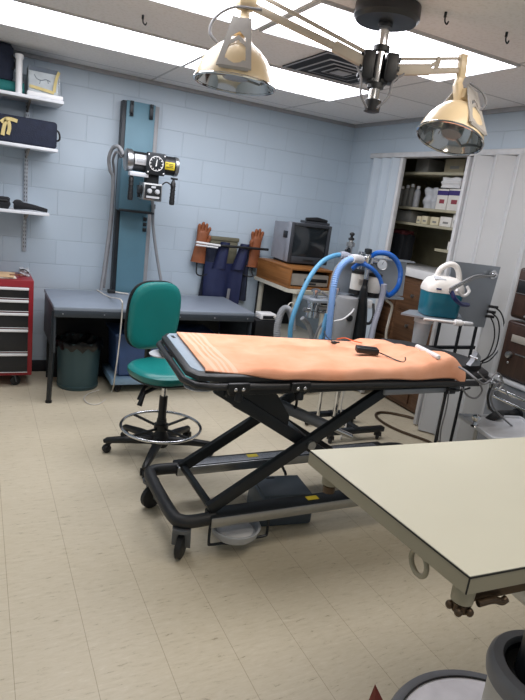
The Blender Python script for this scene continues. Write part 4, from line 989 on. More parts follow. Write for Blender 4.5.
# ------------------------------------------------------------------ closet contents
SX = 3.46
def shelf_board(z, y0, y1, label, x1=3.95, x0=SX):
    t = MB().box(x0, x1, y0, y1, z - .022, z, .003); tag(t.build('closet_shelf', 'shelf'), label, 'shelf', 'closet shelves')
shelf_board(2.065, 1.45, 4.6, 'topmost pale shelf in the closet, just under the door track')
shelf_board(1.765, 1.45, 4.6, 'closet shelf holding the white boxes with navy bands')
shelf_board(1.63, 1.45, 4.6, 'closet shelf carrying a row of small cream boxes')
shelf_board(1.445, 1.45, 3.72, 'short low closet shelf ending midway, with one small carton')
for x, y in ((3.6, 4.6), (3.9, 4.6)): pass
tag(MB().box(SX - .05, 3.98, 1.5, 4.6, 1.17, 1.245, .006).build('closet_counter', 'white'), 'white counter slab inside the closet above brown drawers', 'counter')
t = thing('drawer_cabinet', (3.7, 3.85, 0), 'brown wooden drawer cabinet under the white closet counter', 'cabinet')
MB().box(3.44, 3.95, 3.2, 4.45, .02, 1.165, .006).build('carcass', 'brownwood', t)
for yy in (3.24, 3.65, 4.06):
    for k in range(4):
        d = MB().box(3.424, 3.442, yy, yy + .36, .06 + k * .27, .30 + k * .27, .005).build('drawer', 'brownwood', t)
        mb = MB(); mb.cyl((3.425, yy + .18, .20 + k * .27), (3.405, yy + .18, .20 + k * .27), .014, n=12); mb.build('knob', 'steel', d)
def carton(name, px0, px1, pytop, zb, x, m, label, depth=.16, group=None, band=None, lidm=None):
    a = PX(px0, pytop, x); b = PX(px1, pytop, x); y0, y1 = sorted((a.y, b.y)); zt = (a.z + b.z) / 2
    o = MB().box(x, x + depth, y0 + .002, y1 - .002, zb + .001, zt, .003)
    t = thing(name, (x + depth / 2, (y0 + y1) / 2, zb), label, 'box', group)
    o.build('carton', m, t)
    h = zt - zb
    if band: MB().box(x - .001, x + depth + .001, y0 + .001, y1 - .001, zt - h * .30, zt - h * .08).build('printed_band', band, t)
    mb = MB(); mb.box(x - .001, x + .0005, y0 + (y1 - y0) * .25, y0 + (y1 - y0) * .7, zb + h * .3, zb + h * .5); mb.build('printed_label', 'boxgrey' if not band else 'boxred', t)
    return t
for i, (a, b, top, m, lb) in enumerate([(417, 421.5, 216, 'boxcream', 'small cream box, leftmost of the row on the third closet shelf'), (422, 428.3, 216, 'boxcream', 'small cream box, second from left on the third closet shelf'),
        (430.8, 439.3, 217, 'boxcream', 'yellowish cream box in the middle of the third closet shelf'), (440.4, 452.3, 217, 'boxwhite', 'wide white box right of the yellowish one, third closet shelf'), (453.8, 459.5, 213, 'boxwhite', 'tall white box at right end of the third closet shelf, by the door')]):
    carton('small_box', a, b, top, 1.63, 3.50, m, lb, .1, 'small boxes on the third closet shelf')
t = carton('storage_bin', 396, 412, 210, 1.63, 3.52, 'boxgrey', 'grey bin at left end of the third closet shelf', .2)
for a, b, lb in ((438.5, 449.5, 'white box with navy band, left one of the pair in the closet'), (449.8, 463, 'white box with navy band, right one of the pair in the closet')):
    carton('banded_box', a, b, 189, 1.765, 3.50, 'boxwhite', lb, .2, 'navy banded boxes in the closet', 'boxband')
a = PX(442, 187, 3.52); b = PX(461, 187, 3.52); zt = min(2.02, PX(450, 173, 3.52).z); zb = PX(450, 188.5, 3.5).z
t = thing('white_bag', (3.58, (a.y + b.y) / 2, zb), 'lumpy white bag on top of the navy banded boxes', 'bag')
soft_bag(3.51, 3.68, b.y, a.y, zb + .006, zt + .005, .02, 21, .014).build('bag_body', 'white', t)
a = PX(424, 188, 3.52); b = PX(437, 188, 3.52); zt = PX(430, 188, 3.52).z
t = thing('crumpled_bag', (3.58, (a.y + b.y) / 2, 1.766), 'crumpled white plastic bag left of the banded boxes', 'bag')
soft_bag(3.52, 3.66, b.y, a.y, 1.766, zt, .02, 23, .02).build('bag_body', 'ltgrey', t)
for i, (px, top, lb) in enumerate([(403, 186, 'grey bottle at far left of the second closet shelf'), (408.5, 185, 'grey bottle, second from left on the second closet shelf'), (413.5, 184, 'grey bottle, third from left on the second closet shelf'), (419, 186, 'pale bottle, rightmost of the four on the second closet shelf')]):
    c = PX(px, top, 3.56); h = c.z - 1.766
    t = thing('bottle', (3.56, c.y, 1.766), lb, 'bottle', 'bottles on the second closet shelf')
    MB().lathe((3.56, c.y, 1.766), [(.026, 0), (.029, .005), (.029, h * .68), (.022, h * .8), (.014, h * .84), (.014, h * .87), (.001, h * .87)], (0, 0, 1), 18).build('bottle_body', 'boxgrey' if i < 3 else 'ltgrey', t)
    MB().lathe((3.56, c.y, 1.766 + h * .86), [(.015, 0), (.017, .004), (.016, h * .13), (.001, h * .14)], (0, 0, 1), 14).build('cap', 'white', t)
for a, b, top, m, lb in ((417, 430, 159, 'boxgrey', 'grey bin on the topmost closet shelf, left side'), (446, 466, 159, 'boxbeige', 'beige bin on the topmost closet shelf, right side')):
    carton('storage_bin', a, b, top, 2.065, 3.52, m, lb, .25, 'bins on the topmost closet shelf')
carton('small_carton', 448, 455, 242, 1.445, 3.50, 'boxwhite', 'single small white carton on the short low closet shelf', .08)
t = thing('dark_satchel', (3.6, 4.1, 1.246), 'dark bag with maroon top standing on the closet counter', 'bag')
a = PX(391, 228, 3.6); b = PX(408, 228, 3.6)
soft_bag(3.55, 3.72, b.y, a.y, 1.246, a.z - .03, .03, 31, .01).build('bag_body', 'sheet', t)
soft_bag(3.56, 3.71, b.y + .02, a.y - .02, a.z - .05, a.z + .0, .02, 32, .006).build('bag_flap', 'cassette', t)

# ------------------------------------------------------------------ television corner
t = thing('utility_cart', (2.58, 4.5, 0), 'cream utility cart carrying the wooden box and television', 'cart')
sh = [(2.36, 4.86), (2.36, 4.20), (2.42, 4.13), (2.74, 4.13), (2.86, 4.22), (2.86, 4.86)]
for z in (.955, .50, .14):
    MB().prism([(a, b, z - .03) for a, b in sh], (0, 0, .03)).build('shelf', 'cartcream', t)
for x, y in ((2.46, 4.2), (2.76, 4.2), (2.42, 4.8), (2.8, 4.8)):
    MB().cyl((x, y, .08), (x, y, .925), .024, n=18).build('post', 'cartcream', t)
    caster(t, x, y, .04, z0=.09, yaw=.5, m='castgrey')
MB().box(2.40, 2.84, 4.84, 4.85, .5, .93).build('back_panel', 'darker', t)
t = thing('wooden_box', (2.58, 4.5, .956), 'open-fronted oak box on the cart with a video player inside', 'box shelf')
x0, x1, y0, y1, z0, z1 = 2.37, 2.80, 4.19, 4.84, .957, 1.135
MB().box(x0, x1, y0, y1, z1 - .018, z1, .002).build('top_board', 'oak', t); MB().box(x0, x1, y0, y1, z0, z0 + .018, .002).build('bottom_board', 'oak', t)
MB().box(x0, x0 + .018, y0, y1, z0 + .018, z1 - .018, .001).build('side_board', 'oak', t); MB().box(x1 - .018, x1, y0, y1, z0 + .018, z1 - .018, .001).build('side_board', 'oak', t)
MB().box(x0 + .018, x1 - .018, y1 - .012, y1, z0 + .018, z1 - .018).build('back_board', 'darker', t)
t = thing('video_player', (2.59, 4.45, .976), 'grey video cassette player inside the open wooden box', 'video player')
MB().box(2.395, 2.775, 4.215, 4.55, .984, 1.085, .005).build('case', 'vcr', t)
MB().box(2.53, 2.76, 4.209, 4.217, 1.02, 1.05, .003).build('cassette_slot', 'black', t); MB().box(2.55, 2.65, 4.209, 4.2165, .995, 1.012, .002).build('display', 'darker', t)
for x in (2.42, 2.74): MB().cyl((x, 4.25, .9755), (x, 4.25, .985), .012, n=12).build('foot', 'black', t)
tv = thing('television', (2.68, 4.65, 1.136), 'grey boxy television with dark screen on the oak box', 'television')
x0, x1, z0, z1 = 2.475, 2.885, 1.15, 1.505
mb = MB(); mb.box(x0, x1, 4.47, 4.56, z0, z1, .012); b = bmesh.new(); bmesh.ops.create_cube(b, size=1)
for v in b.verts:
    k = 1 if v.co.y < 0 else .95; v.co = V(((x0 + x1) / 2 + v.co.x * (x1 - x0 - .01) * k, 4.69 + v.co.y * .27, (z0 + z1) / 2 - (1 - k) * .05 + v.co.z * (z1 - z0 - .01) * k))
mb.bm(b); mb.build('cabinet', 'tvgrey', tv)
mb = MB(); w = .028
mb.box(x0, x0 + w, 4.448, 4.472, z0, z1, .006); mb.box(x1 - w, x1, 4.448, 4.472, z0, z1, .006); mb.box(x0 + w, x1 - w, 4.448, 4.472, z1 - w, z1, .006); mb.box(x0 + w, x1 - w, 4.448, 4.472, z0, z0 + .06, .006)
mb.build('bezel', 'tvdark', tv)
mb = MB(); n = 14; vs = []; fs = []
for j in range(n + 1):
    for i in range(n + 1):
        u, v = i / n * 2 - 1, j / n * 2 - 1; vs.append(((x0 + x1) / 2 + u * ((x1 - x0) / 2 - w), 4.466 - .012 * (1 - u * u) * (1 - v * v), z0 + .06 + (v + 1) / 2 * (z1 - z0 - w - .06)))
for j in range(n):
    for i in range(n): a = j * (n + 1) + i; fs.append((a, a + 1, a + n + 2, a + n + 1))
mb.add(vs, fs, True); mb.build('screen', 'screen', tv)
MB().box(x0 + .15, x1 - .15, 4.444, 4.450, z0 + .022, z0 + .04, .002).build('control_strip', 'black', tv)
MB().box(x0 - .003, x0 + .004, 4.52, 4.60, 1.36, 1.42, .002).build('side_badge', 'dark', tv)
MB().box(x0 + .03, x1 - .03, 4.50, 4.80, z0 - .013, z0 + .002, .003).build('base_foot', 'tvdark', tv)
t = thing('remote_receiver', (2.75, 4.56, 1.506), 'small dark set-top device lying on the television', 'device')
mb = MB(); mb.prism([(2.62, 4.49, 1.506), (2.88, 4.49, 1.506), (2.88, 4.58, 1.506), (2.62, 4.58, 1.506)], (0, 0, .022)); mb.build('device_body', 'tvdark', t)
mb = MB(); mb.sweep([(2.64, 4.52, 1.54), (2.75, 4.51, 1.548), (2.86, 4.52, 1.54)], [.016, .022, .016], 12); mb.build('dome', 'black', t)
# black box with a white top device, on the lower cart shelf side
t = thing('black_cable_box', (2.27, 4.3, 0), 'black box on a grey stand left of the cart, white device on top', 'box')
MB().box(2.13, 2.345, 4.24, 4.42, .50, .66, .005).build('box_body', 'black', t)
MB().box(2.12, 2.35, 4.22, 4.44, .47, .50, .004).build('stand_top', 'grey', t)
for x, y in ((2.14, 4.25), (2.33, 4.25), (2.14, 4.41), (2.33, 4.41)): MB().cyl((x, y, 0), (x, y, .47), .012, n=10).build('leg', 'grey', t)
t = thing('white_charger', (2.24, 4.3, .661), 'small white device with dark front on top of the black box', 'device')
MB().box(2.18, 2.33, 4.26, 4.38, .665, .715, .006).build('case', 'white', t); MB().box(2.20, 2.31, 4.256, 4.262, .672, .70, .002).build('front_panel', 'dark', t)
for x in (2.2, 2.3): MB().cyl((x, 4.3, .6612), (x, 4.3, .667), .01, n=8).build('foot', 'black', t)
MB().tube([(2.3, 4.25, .69), (2.34, 4.18, .74), (2.40, 4.17, .84), (2.46, 4.17, .80)], .006, 6).build('wire', 'whitecord', t)

# ------------------------------------------------------------------ anaesthesia machine behind the gurney
A = V((2.5, 3.3, 0))
t = thing('anaesthesia_machine', A, 'anaesthesia machine with grey metal panel, chrome valves and blue hoses behind the gurney', 'anaesthesia machine')
for a, b in (((2.30, 3.12), (2.62, 3.15)), ((2.62, 3.15), (2.72, 3.02))): pass
MB().bar((2.28, 3.16, .085), (2.78, 3.16, .085), .05, .04, .008).build('base_bar', 'dark', t)
MB().bar((2.28, 3.5, .085), (2.78, 3.5, .085), .05, .04, .008).build('base_bar', 'dark', t)
MB().bar((2.53, 3.14, .09), (2.53, 3.52, .09), .06, .04, .008).build('base_bar', 'dark', t)
for x, y in ((2.31, 3.16), (2.74, 3.16), (2.31, 3.5), (2.74, 3.5)): caster(t, x, y, .032, z0=.075, yaw=.8, m='black')
MB().cyl((2.50, 3.42, .1), (2.50, 3.42, 1.38), .02, n=18).build('stand_pole', 'chrome', t)
MB().cyl((2.36, 3.44, .1), (2.36, 3.44, 1.1), .014, n=14).build('stand_pole', 'chrome', t)
MB().prism([(2.36, 3.46, 1.335), (2.97, 3.46, 1.325), (2.99, 3.46, 1.065), (2.36, 3.46, 1.065)], (0, .012, 0)).build('back_panel', 'panel', t)
MB().box(2.35, 2.98, 3.38, 3.475, 1.332, 1.345, .003).build('top_tray', 'panel', t)
MB().box(2.38, 2.92, 3.36, 3.46, 1.05, 1.068, .003).build('lower_tray', 'panel', t)
# steel work shelf at table height between the posts
MB().box(2.10, 2.62, 3.34, 3.54, 1.0, 1.02, .004).build('work_shelf', 'panel', t)
# absorber cylinder
o = MB().lathe((2.345, 3.28, .74), [(.06, 0), (.078, .006), (.08, .02), (.08, .31), (.074, .325), (.02, .33)], (0, 0, 1), 32).build('absorber_canister', 'canister', t)
MB().tube([PY(334, 321, 3.19), PY(343, 319, 3.17), PY(351, 313, 3.17), PY(354, 309, 3.2)], .006, 6).build('white_strap', 'white', o)
MB().lathe((2.33, 3.20, .93), [(.001, -.01), (.022, -.008), (.022, .01), (.001, .014)], (0, -1, 0), 16).build('port', 'darker', o)
MB().cyl((2.345, 3.36, .9), (2.42, 3.42, .9), .02, n=12).build('canister_bracket', 'dark', t)
for cx_, cz, r, lab in ((2.455, 1.115, .055, 1), (2.60, 1.10, .048, 0)):
    y_ = 3.34
    o = MB().lathe((cx_, y_, cz), [(.02, -.005), (r, 0), (r, .11), (r * .97, .115), (.02, .118)], (0, 0, 1), 28).build('soda_canister', 'boxwhite', t)
    MB().lathe((cx_, y_, cz + .113), [(r * .6, 0), (r * 1.06, .002), (r * 1.06, .022), (r * .5, .03), (.01, .032)], (0, 0, 1), 28).build('cap', 'black', o)
    MB().lathe((cx_, y_, cz - .035), [(.01, 0), (r * 1.06, .002), (r * 1.06, .032), (r * .6, .034)], (0, 0, 1), 28).build('base_ring', 'black', o)
    if lab:
        mb = MB()
        for k in range(4): mb.box(cx_ - .03, cx_ + .012 - .006 * (k % 2), y_ - r - .0035, y_ - r + .012, cz + .045 + k * .010, cz + .0485 + k * .010)
        mb.build('label_mark', 'vcr', o)
# chrome valve block on top
vb = PY(367, 259, 3.28)
o = MB().lathe(vb + V((0, 0, -.06)), [(.01, 0), (.03, .004), (.03, .03), (.045, .034), (.048, .075), (.03, .08), (.03, .095), (.01, .10)], (0, 0, 1), 24).build('valve_body', 'chrome', t)
MB().cyl(vb + V((-.09, 0, -.01)), vb + V((.10, .02, -.01)), .019, n=18).build('valve_pipe', 'chrome', o)
MB().lathe(vb + V((0, 0, .04)), [(.02, 0), (.026, .003), (.026, .03), (.012, .034)], (0, 0, 1), 18).build('valve_knob', 'dark', o)
MB().cyl(vb + V((.005, -.02, -.18)), vb + V((.005, -.01, -.05)), .016, n=16).build('down_pipe', 'chrome', o)
MB().cyl(vb + V((.02, .10, -.02)), vb + V((0, .0, -.03)), .014, n=14).build('arm_pipe', 'steel', o)
# gauge
gc = PY(382, 264.5, 3.37); n_ = V((-.4, -.9, .1)).normalized()
o = MB().lathe(gc, [(.03, -.03), (.04, -.025), (.043, 0), (.040, .006), (.036, .004), (.001, .003)], n_, 28).build('pressure_gauge', 'steel', t)
MB().lathe(gc + n_ * .0045, [(.001, 0), (.035, 0), (.035, .001), (.001, .0015)], n_, 28).build('dial_face', 'gauge', o)
mb = MB(); mb.bar(gc + n_ * .007, gc + n_ * .007 + V((.01, 0, .022)), .003, .002); mb.build('needle', 'black', o)
MB().cyl(gc - n_ * .03, gc + V((.0, .085, -.0)), .012, n=10).build('gauge_stem', 'steel', o)
# rebreathing bag
bc = PY(365, 285, 3.22)
mb = MB(); q = cam_rot
bag_pts = [bc + V((0, 0, .04)), bc + V((0, 0, .0)), bc + V((.0, .0, -.08)), bc + V((.01, -.005, -.18)), bc + V((.015, -.01, -.30)), bc + V((.015, -.01, -.42)), bc + V((.01, 0, -.5))]
mb.sweep(catmull(bag_pts), [.018] * 7 + [.022 + .03 * (k / 30) ** .7 for k in range(30)], 14)
o = mb.build('breathing_bag', 'bag', t)
mb = MB(); p = bc + V((.06, -.02, -.24)); mb.tube([bc + V((.02, -.03, -.26)), bc + V((.08, -.02, -.27)), bc + V((.12, 0, -.22)), bc + V((.14, .05, -.14))], .010, 8); mb.build('bag_hose', 'rubber', o)
MB().box(bc.x + .07, bc.x + .11, bc.y + .02, bc.y + .06, bc.z - .17, bc.z - .11, .006).build('white_clip', 'white', t)
# chrome vaporiser left of the machine
vz = PY(314, 304, 3.45)
o = MB().lathe(vz + V((0, 0, -.10)), [(.02, 0), (.05, .004), (.05, .05), (.042, .055), (.042, .10), (.055, .105), (.055, .14), (.03, .15), (.018, .16), (.018, .19)], (0, 0, 1), 26).build('vaporiser', 'chrome', t)
MB().lathe(vz + V((0, 0, .085)), [(.01, 0), (.034, .004), (.034, .022), (.01, .03)], (0, 0, 1), 20).build('vaporiser_dial', 'chrome', o)
for dx, dz in ((.07, .03), (-.06, -.05), (.08, -.06)):
    MB().cyl(vz + V((0, 0, dz)), vz + V((dx * 1.4, -.02, dz + .01)), .018, n=14).build('vaporiser_port', 'chrome', o)
MB().lathe(vz + V((.10, -.02, .04)), [(.01, -.02), (.03, -.018), (.03, .014), (.01, .018)], (0, 0, 1), 18).build('vaporiser_dial', 'chrome', o)
MB().cyl(vz + V((0, .03, -.02)), V((2.30, 3.40, vz.z - .02)), .012, n=10).build('vaporiser_bracket', 'steel', t)
MB().bar(V((2.20, 3.45, .98)), V((2.36, 3.44, .98)), .03, .02).build('bracket_arm', 'dark', t)
# tall flow valve at the top left
fv = PY(349.5, 251, 3.42)
o = MB().cyl(fv + V((0, 0, -.03)), fv + V((0, 0, .05)), .018, n=16).build('relief_valve', 'steel', t)
MB().lathe(fv + V((0, 0, .03)), [(.02, 0), (.03, .004), (.03, .03), (.016, .036), (.012, .06)], (0, 0, 1), 18).build('valve_collar', 'steel', o)
MB().lathe(fv + V((0, 0, .075)), [(.008, 0), (.022, .004), (.022, .016), (.010, .022), (.010, .034), (.018, .038), (.018, .05), (.006, .058)], (0, 0, 1), 16).build('valve_knob', 'black', o)
MB().lathe(fv + V((-.03, -.02, .0)), [(.01, -.008), (.026, -.006), (.026, .008), (.01, .01)], (.3, -1, 0), 18).build('side_dial', 'dark', o)
# hoses
def hose(lst, r, m, corr=False, name='breathing_hose'):
    pts = catmull([PY(a, b, y) for a, b, y in lst], 10)
    if corr:
        fine = []
        for a, b in zip(pts[:-1], pts[1:]): fine += [a, a.lerp(b, .5)]
        fine.append(pts[-1]); return MB().sweep(fine, [r * (1 if k % 2 else .86) for k in range(len(fine))], 10).build(name, m, t)
    return MB().sweep(pts, r, 10).build(name, m, t)
hose([(290, 352, 3.05), (291, 325, 3.06), (299, 300, 3.08), (310, 277, 3.12), (322, 262, 3.16), (335, 255.5, 3.2), (346, 255, 3.24)], .0165, 'hoselt', True)
hose([(340, 255.2, 3.21), (345, 255, 3.23), (350, 257, 3.25)], .023, 'hoselav', False, 'hose_cuff')
hose([(327, 352, 3.02), (329, 330, 3.02), (332, 300, 3.03), (336, 277, 3.05), (343, 264, 3.08), (352, 259, 3.14), (360, 259.5, 3.22)], .0225, 'hoseperi', True)
hose([(351, 259, 3.13), (356, 258.5, 3.18), (361, 259.5, 3.24)], .029, 'white', False, 'hose_cuff')
hose([(324, 352, 3.1), (321, 335, 3.1), (325, 322, 3.1), (328, 309, 3.12), (331, 285, 3.14), (336, 268, 3.16), (345, 258, 3.2)], .009, 'hosegrey')
hose([(316, 352, 3.1), (321, 338, 3.1), (325, 322, 3.1), (327, 314, 3.11)], .017, 'hoselt', True)
hose([(371, 256, 3.27), (378, 253, 3.25), (388, 254, 3.24), (396, 260, 3.24), (400.5, 271, 3.24), (399, 284, 3.24), (394, 292, 3.24), (388, 296, 3.24)], .0195, 'hoseblue', True)
hose([(388, 296, 3.24), (383, 288, 3.22), (379, 277, 3.22), (371, 268, 3.22), (360, 264, 3.24), (352, 269, 3.26)], .016, 'hoseblue', True)
hose([(384, 284, 3.2), (383, 293, 3.2), (380, 305, 3.19), (374, 325, 3.17), (368, 350, 3.15)], .022, 'hoselav', True)
hose([(278, 352, 3.5), (277, 330, 3.5), (281, 313, 3.5), (286, 308.5, 3.5), (291, 314, 3.5), (293, 330, 3.5)], .026, 'hosegrey', True, 'scavenge_hose')
hose([(302, 318, 3.5), (308, 325, 3.5), (312, 338, 3.5), (314, 352, 3.5)], .020, 'hosegrey', True, 'scavenge_hose')
hose([(322, 292, 3.4), (330, 300, 3.38), (326, 318, 3.36), (318, 330, 3.36), (312, 350, 3.36)], .009, 'cable', False, 'thin_hose')
hose([(386, 300, 3.42), (392, 306, 3.44), (389, 320, 3.44), (386, 335, 3.44), (387, 360, 3.44)], .010, 'whitecord', False, 'thin_hose')
hose([(344, 390, 3.3), (341, 410, 3.3), (346, 424, 3.25), (340, 440, 3.2)], .007, 'whitecord', False, 'thin_hose')

# ------------------------------------------------------------------ pump stand and warm water pump
PYs_ = 2.74
t = thing('panel_stand', (2.9, 2.75, 0), 'grey metal panel on thin dark legs behind the gurney head', 'stand')
c4_ = [PY(449, 260.6, PYs_), PY(500.7, 267, PYs_), PY(484, 327.5, PYs_), PY(446, 323, PYs_)]
c4_[0].x = 2.72; c4_[3].x = 2.72
MB().prism(c4_, (0, .008, 0)).build('panel', 'panel', t)
MB().prism([PZ(401, 313, 1.093), PZ(466, 324.5, 1.093), V((2.86, 2.735, 1.093)), V((2.46, 2.76, 1.093))], (0, 0, -.010)).build('shelf', 'panel', t)
for x, dy in ((2.66, .06), (2.74, .02)):
    MB().cyl((x, PYs_ + dy, .84), (x, PYs_ + dy, 1.092), .011, n=10).build('post', 'dark', t)
for x in (2.93, 3.08):
    MB().cyl((x, PYs_ + .02, .0), (x, PYs_ + .02, 1.05), .011, n=10).build('leg', 'dark', t)
MB().bar((2.63, 2.775, .84), (3.12, 2.775, .84), .022, .022).build('cross_bar', 'dark', t)
MB().bar((2.86, 2.775, .012), (3.12, 2.775, .012), .03, .02).build('foot_bar', 'dark', t)
pc = PY(492, 274.5, PYs_ - .01)
mb = MB(); mb.lathe(pc, [(.01, 0), (.03, .002), (.03, .012), (.018, .016), (.016, .035), (.001, .04)], (0, -1, 0), 18); mb.build('wall_port', 'chrome', t)
for px, py in ((491, 306.5), (488.5, 311.5), (487, 316)):
    a = PY(px, py, PYs_ - .01); b = a + V((.035, -.03, 0)); o = MB().cyl(a - V((.01, -.005, 0)), b, .010, n=10).build('plug', 'black', t)
for lst in ([(494, 306.5), (501, 313), (504, 325), (501, 345), (490, 360), (478, 364)], [(491, 312), (498, 320), (499, 335), (494, 352), (482, 362)], [(490, 316), (494, 326), (494, 340), (488, 356), (480, 362)]):
    MB().tube([PY(a, b, PYs_ - .04 - .02 * (i > 0)) for i, (a, b) in enumerate(lst)], .005, 6).build('cable', 'black', t)
pmp = PZ(438, 318, 1.032); pmp.z = 1.032; W_b, D_b = .245, .17
qp = Matrix.Rotation(-.38, 3, 'Z')
pmp = V((2.545, 2.60, 1.095))
t = thing('warm_water_pump', pmp, 'white and teal warm water pump with carrying handle on the stand shelf', 'pump')
def rrect(w, d, r, n=6):
    P = []
    for cx_, cy_, a0 in ((w / 2 - r, d / 2 - r, 0), (-w / 2 + r, d / 2 - r, PI / 2), (-w / 2 + r, -d / 2 + r, PI), (w / 2 - r, -d / 2 + r, 3 * PI / 2)):
        for k in range(n + 1): a = a0 + k * PI / 2 / n; P.append((cx_ + r * math.cos(a), cy_ + r * math.sin(a)))
    return P
def loft(secs, close=True):
    m = MB(); n = len(secs[0]); vs = [v for s_ in secs for v in s_]; fs = [tuple(range(n))[::-1], tuple((len(secs) - 1) * n + k for k in range(n))]
    for i in range(len(secs) - 1):
        for k in range(n): fs.append((i * n + k, i * n + (k + 1) % n, (i + 1) * n + (k + 1) % n, (i + 1) * n + k))
    return m.add(vs, fs, True)
def sec(w, d, z, r, dx=0.0): return [pmp + qp @ V((x + dx, y, z)) for x, y in rrect(w, d, r)]
loft([sec(.21, .15, .001, .04), sec(.222, .165, .01, .045), sec(.232, .175, .12, .05), sec(.236, .178, .150, .05)]).build('tank', 'pumpteal', t)
hd_ = loft([sec(.240, .182, .148, .05), sec(.242, .184, .165, .05), sec(.232, .175, .195, .055), sec(.20, .15, .222, .055), sec(.14, .10, .240, .045), sec(.06, .04, .245, .018)]).build('head', 'pumpwhite', t)
a = [pmp + qp @ V(p) for p in ((-.055, 0, .232), (-.035, 0, .285), (.015, 0, .318), (.06, 0, .305), (.088, 0, .25), (.10, 0, .19))]
MB().sweep(catmull(a), .0175, 12).build('carry_handle', 'pumpwhite', hd_)
mb = MB(); mb.obox(pmp + qp @ V((-.05, -.055, .232)), (.07, .035, .006), qp @ Matrix.Rotation(.45, 3, 'X'), .002); mb.build('control_panel', 'ltgrey', hd_)
mb = MB(); mb.ball(pmp + qp @ V((.02, -.093, .163)), .012, (1, .6, 1), 10); mb.build('outlet', 'navyblue', t)
mb = MB(); mb.obox(pmp + qp @ V((-.06, -.094, .172)), (.03, .004, .008), qp); mb.build('badge', 'navyblue', hd_)
o_p = pmp + qp @ V((.03, -.094, .165))
for off in (0, .016):
    MB().tube([o_p + V((0, 0, off)), PY(450, 291 - off * 150, 2.40), PY(461, 285 - off * 150, 2.42), PY(476, 278 - off * 150, 2.52), PY(487, 277 - off * 60, 2.68), pc + V((0, -.03, 0))], .006, 8).build('water_hose', 'hosegrey', t)
MB().tube([PY(451, 291, 2.43), PY(455, 299, 2.41), PY(461, 304, 2.45), PY(468, 305, 2.50)], .013, 8).build('blue_hose', 'navyblue', t)
MB().tube([PY(457, 290, 2.41), PY(463, 296, 2.42), PY(469, 292, 2.44), PY(467, 286, 2.46)], .009, 8).build('clear_hose', 'white', t)
t = thing('white_connector', PZ(455, 321, 1.11), 'white hose connector lying on the shelf edge in front of the pump', 'connector')
a = PZ(424, 319, 1.112); b = PZ(456, 322.5, 1.112); mb = MB(); mb.cyl(a, b, .0075, n=10); mb.build('tube', 'white', t)
MB().lathe(b, [(.006, -.01), (.018, -.008), (.018, .03), (.012, .034), (.011, .05)], (b - a), 16).build('coupling', 'white', t); MB().lathe(b + (b - a).normalized() * .045, [(.010, 0), (.013, .004), (.013, .05), (.01, .055)], (b - a), 14).build('sleeve', 'ltgrey', t)
c = PY(426, 321, 2.62)
t = thing('white_cup', (c.x - .04, 2.60, .912), 'white cup hanging under the left end of the pump shelf', 'cup')
MB().lathe((c.x - .04, 2.60, .912), [(.001, 0), (.042, 0), (.045, .006), (.052, .155), (.054, .16), (.05, .16), (.04, .01), (.001, .008)], (0, 0, 1), 28).build('cup_body', 'ltgrey', t)
MB().lathe((c.x - .04, 2.60, .912), [(.050, .135), (.056, .136), (.056, .163), (.05, .164)], (0, 0, 1), 28).build('cup_rim', 'white', t)

# ------------------------------------------------------------------ ventilator units at the right edge
t = thing('ventilator_cart', (3.08, 2.1, 0), 'grey equipment cart with two dark brown instrument units at the right edge', 'equipment cart')
MB().box(2.95, 3.2, 1.72, 2.44, .10, .735, .015).build('cart_body', 'grey', t)
MB().box(2.93, 3.2, 1.70, 2.45, .735, .76, .008).build('cart_top', 'ltgrey', t)
for x in (3.0, 3.14):
    for y in (1.8, 2.36): caster(t, x, y, .045, z0=.105, yaw=.4)
for z0_, z1_ in ((.765, 1.125), (1.14, 1.45)):
    u = MB().box(2.955, 3.2, 1.74, 2.42, z0_, z1_, .02, 3).build('instrument_unit', 'brownpanel', t)
    MB().box(2.948, 2.957, 1.76, 2.405, z0_ + .02, z1_ - .02, .006).build('face_plate', 'walnut', u)
    if z0_ < 1:
        MB().box(2.940, 2.949, 2.12, 2.35, 1.0, 1.045, .004).build('display_strip', 'vcr', u)
        MB().box(2.941, 2.949, 1.80, 2.30, .93, .936, .001).build('trim_line', 'steel', u)
        for y in (2.34, 2.1): MB().lathe((2.949, y, .915), [(.022, 0), (.024, .006), (.018, .022), (.001, .024)], (-1, 0, 0), 18).build('knob', 'steel', u)
        MB().ball((2.946, 2.34, .865), .008, (.6, 1, 1), 8).build('screw', 'steel', u)
    else:
        MB().box(2.944, 2.949, 1.78, 2.395, 1.30, 1.37, .002).build('black_strip', 'black', u)
        for z_ in (1.295, 1.375): MB().box(2.943, 2.949, 1.78, 2.395, z_ - .002, z_ + .002).build('trim_line', 'steel', u)
        MB().obox((2.944, 2.27, 1.335), (.006, .05, .018), None, .005).build('badge', 'vcr', u)
        MB().ball((2.946, 2.3, 1.165), .006, (.6, 1, 1), 8).build('screw', 'steel', u)
hn = MB()
hn.tube([(2.945, 2.36, .715), (2.90, 2.345, .705), (2.895, 2.28, .70), (2.895, 1.85, .70), (2.90, 1.79, .705), (2.945, 1.78, .715)], .014, 10); hn.build('rail_handle', 'chrome', t)
MB().tube([(2.945, 2.36, .66), (2.90, 2.345, .65), (2.895, 2.28, .645), (2.895, 1.85, .645), (2.945, 1.79, .66)], .010, 10).build('rail_handle', 'chrome', t)
for y, z in ((2.405, .70), (2.40, .55)): MB().lathe((2.952, y, z), [(.02, 0), (.02, .006), (.012, .014), (.001, .016)], (-1, 0, 0), 16).build('bolt', 'steel', t)
hs = PX(516, 414, 2.93)
o = MB().lathe((2.952, hs.y, hs.z), [(.028, -.004), (.034, 0), (.034, .02), (.026, .024), (.024, .05), (.001, .05)], (-1, 0, 0), 20).build('hose_port', 'dark', t)
MB().tube([(2.91, hs.y, hs.z), (2.84, hs.y + .01, hs.z + .0), PY(497, 415, 2.1), PY(488, 421, 2.12), PY(484, 428, 2.14)], .024, 12).build('corrugated_hose', 'rubber', o)
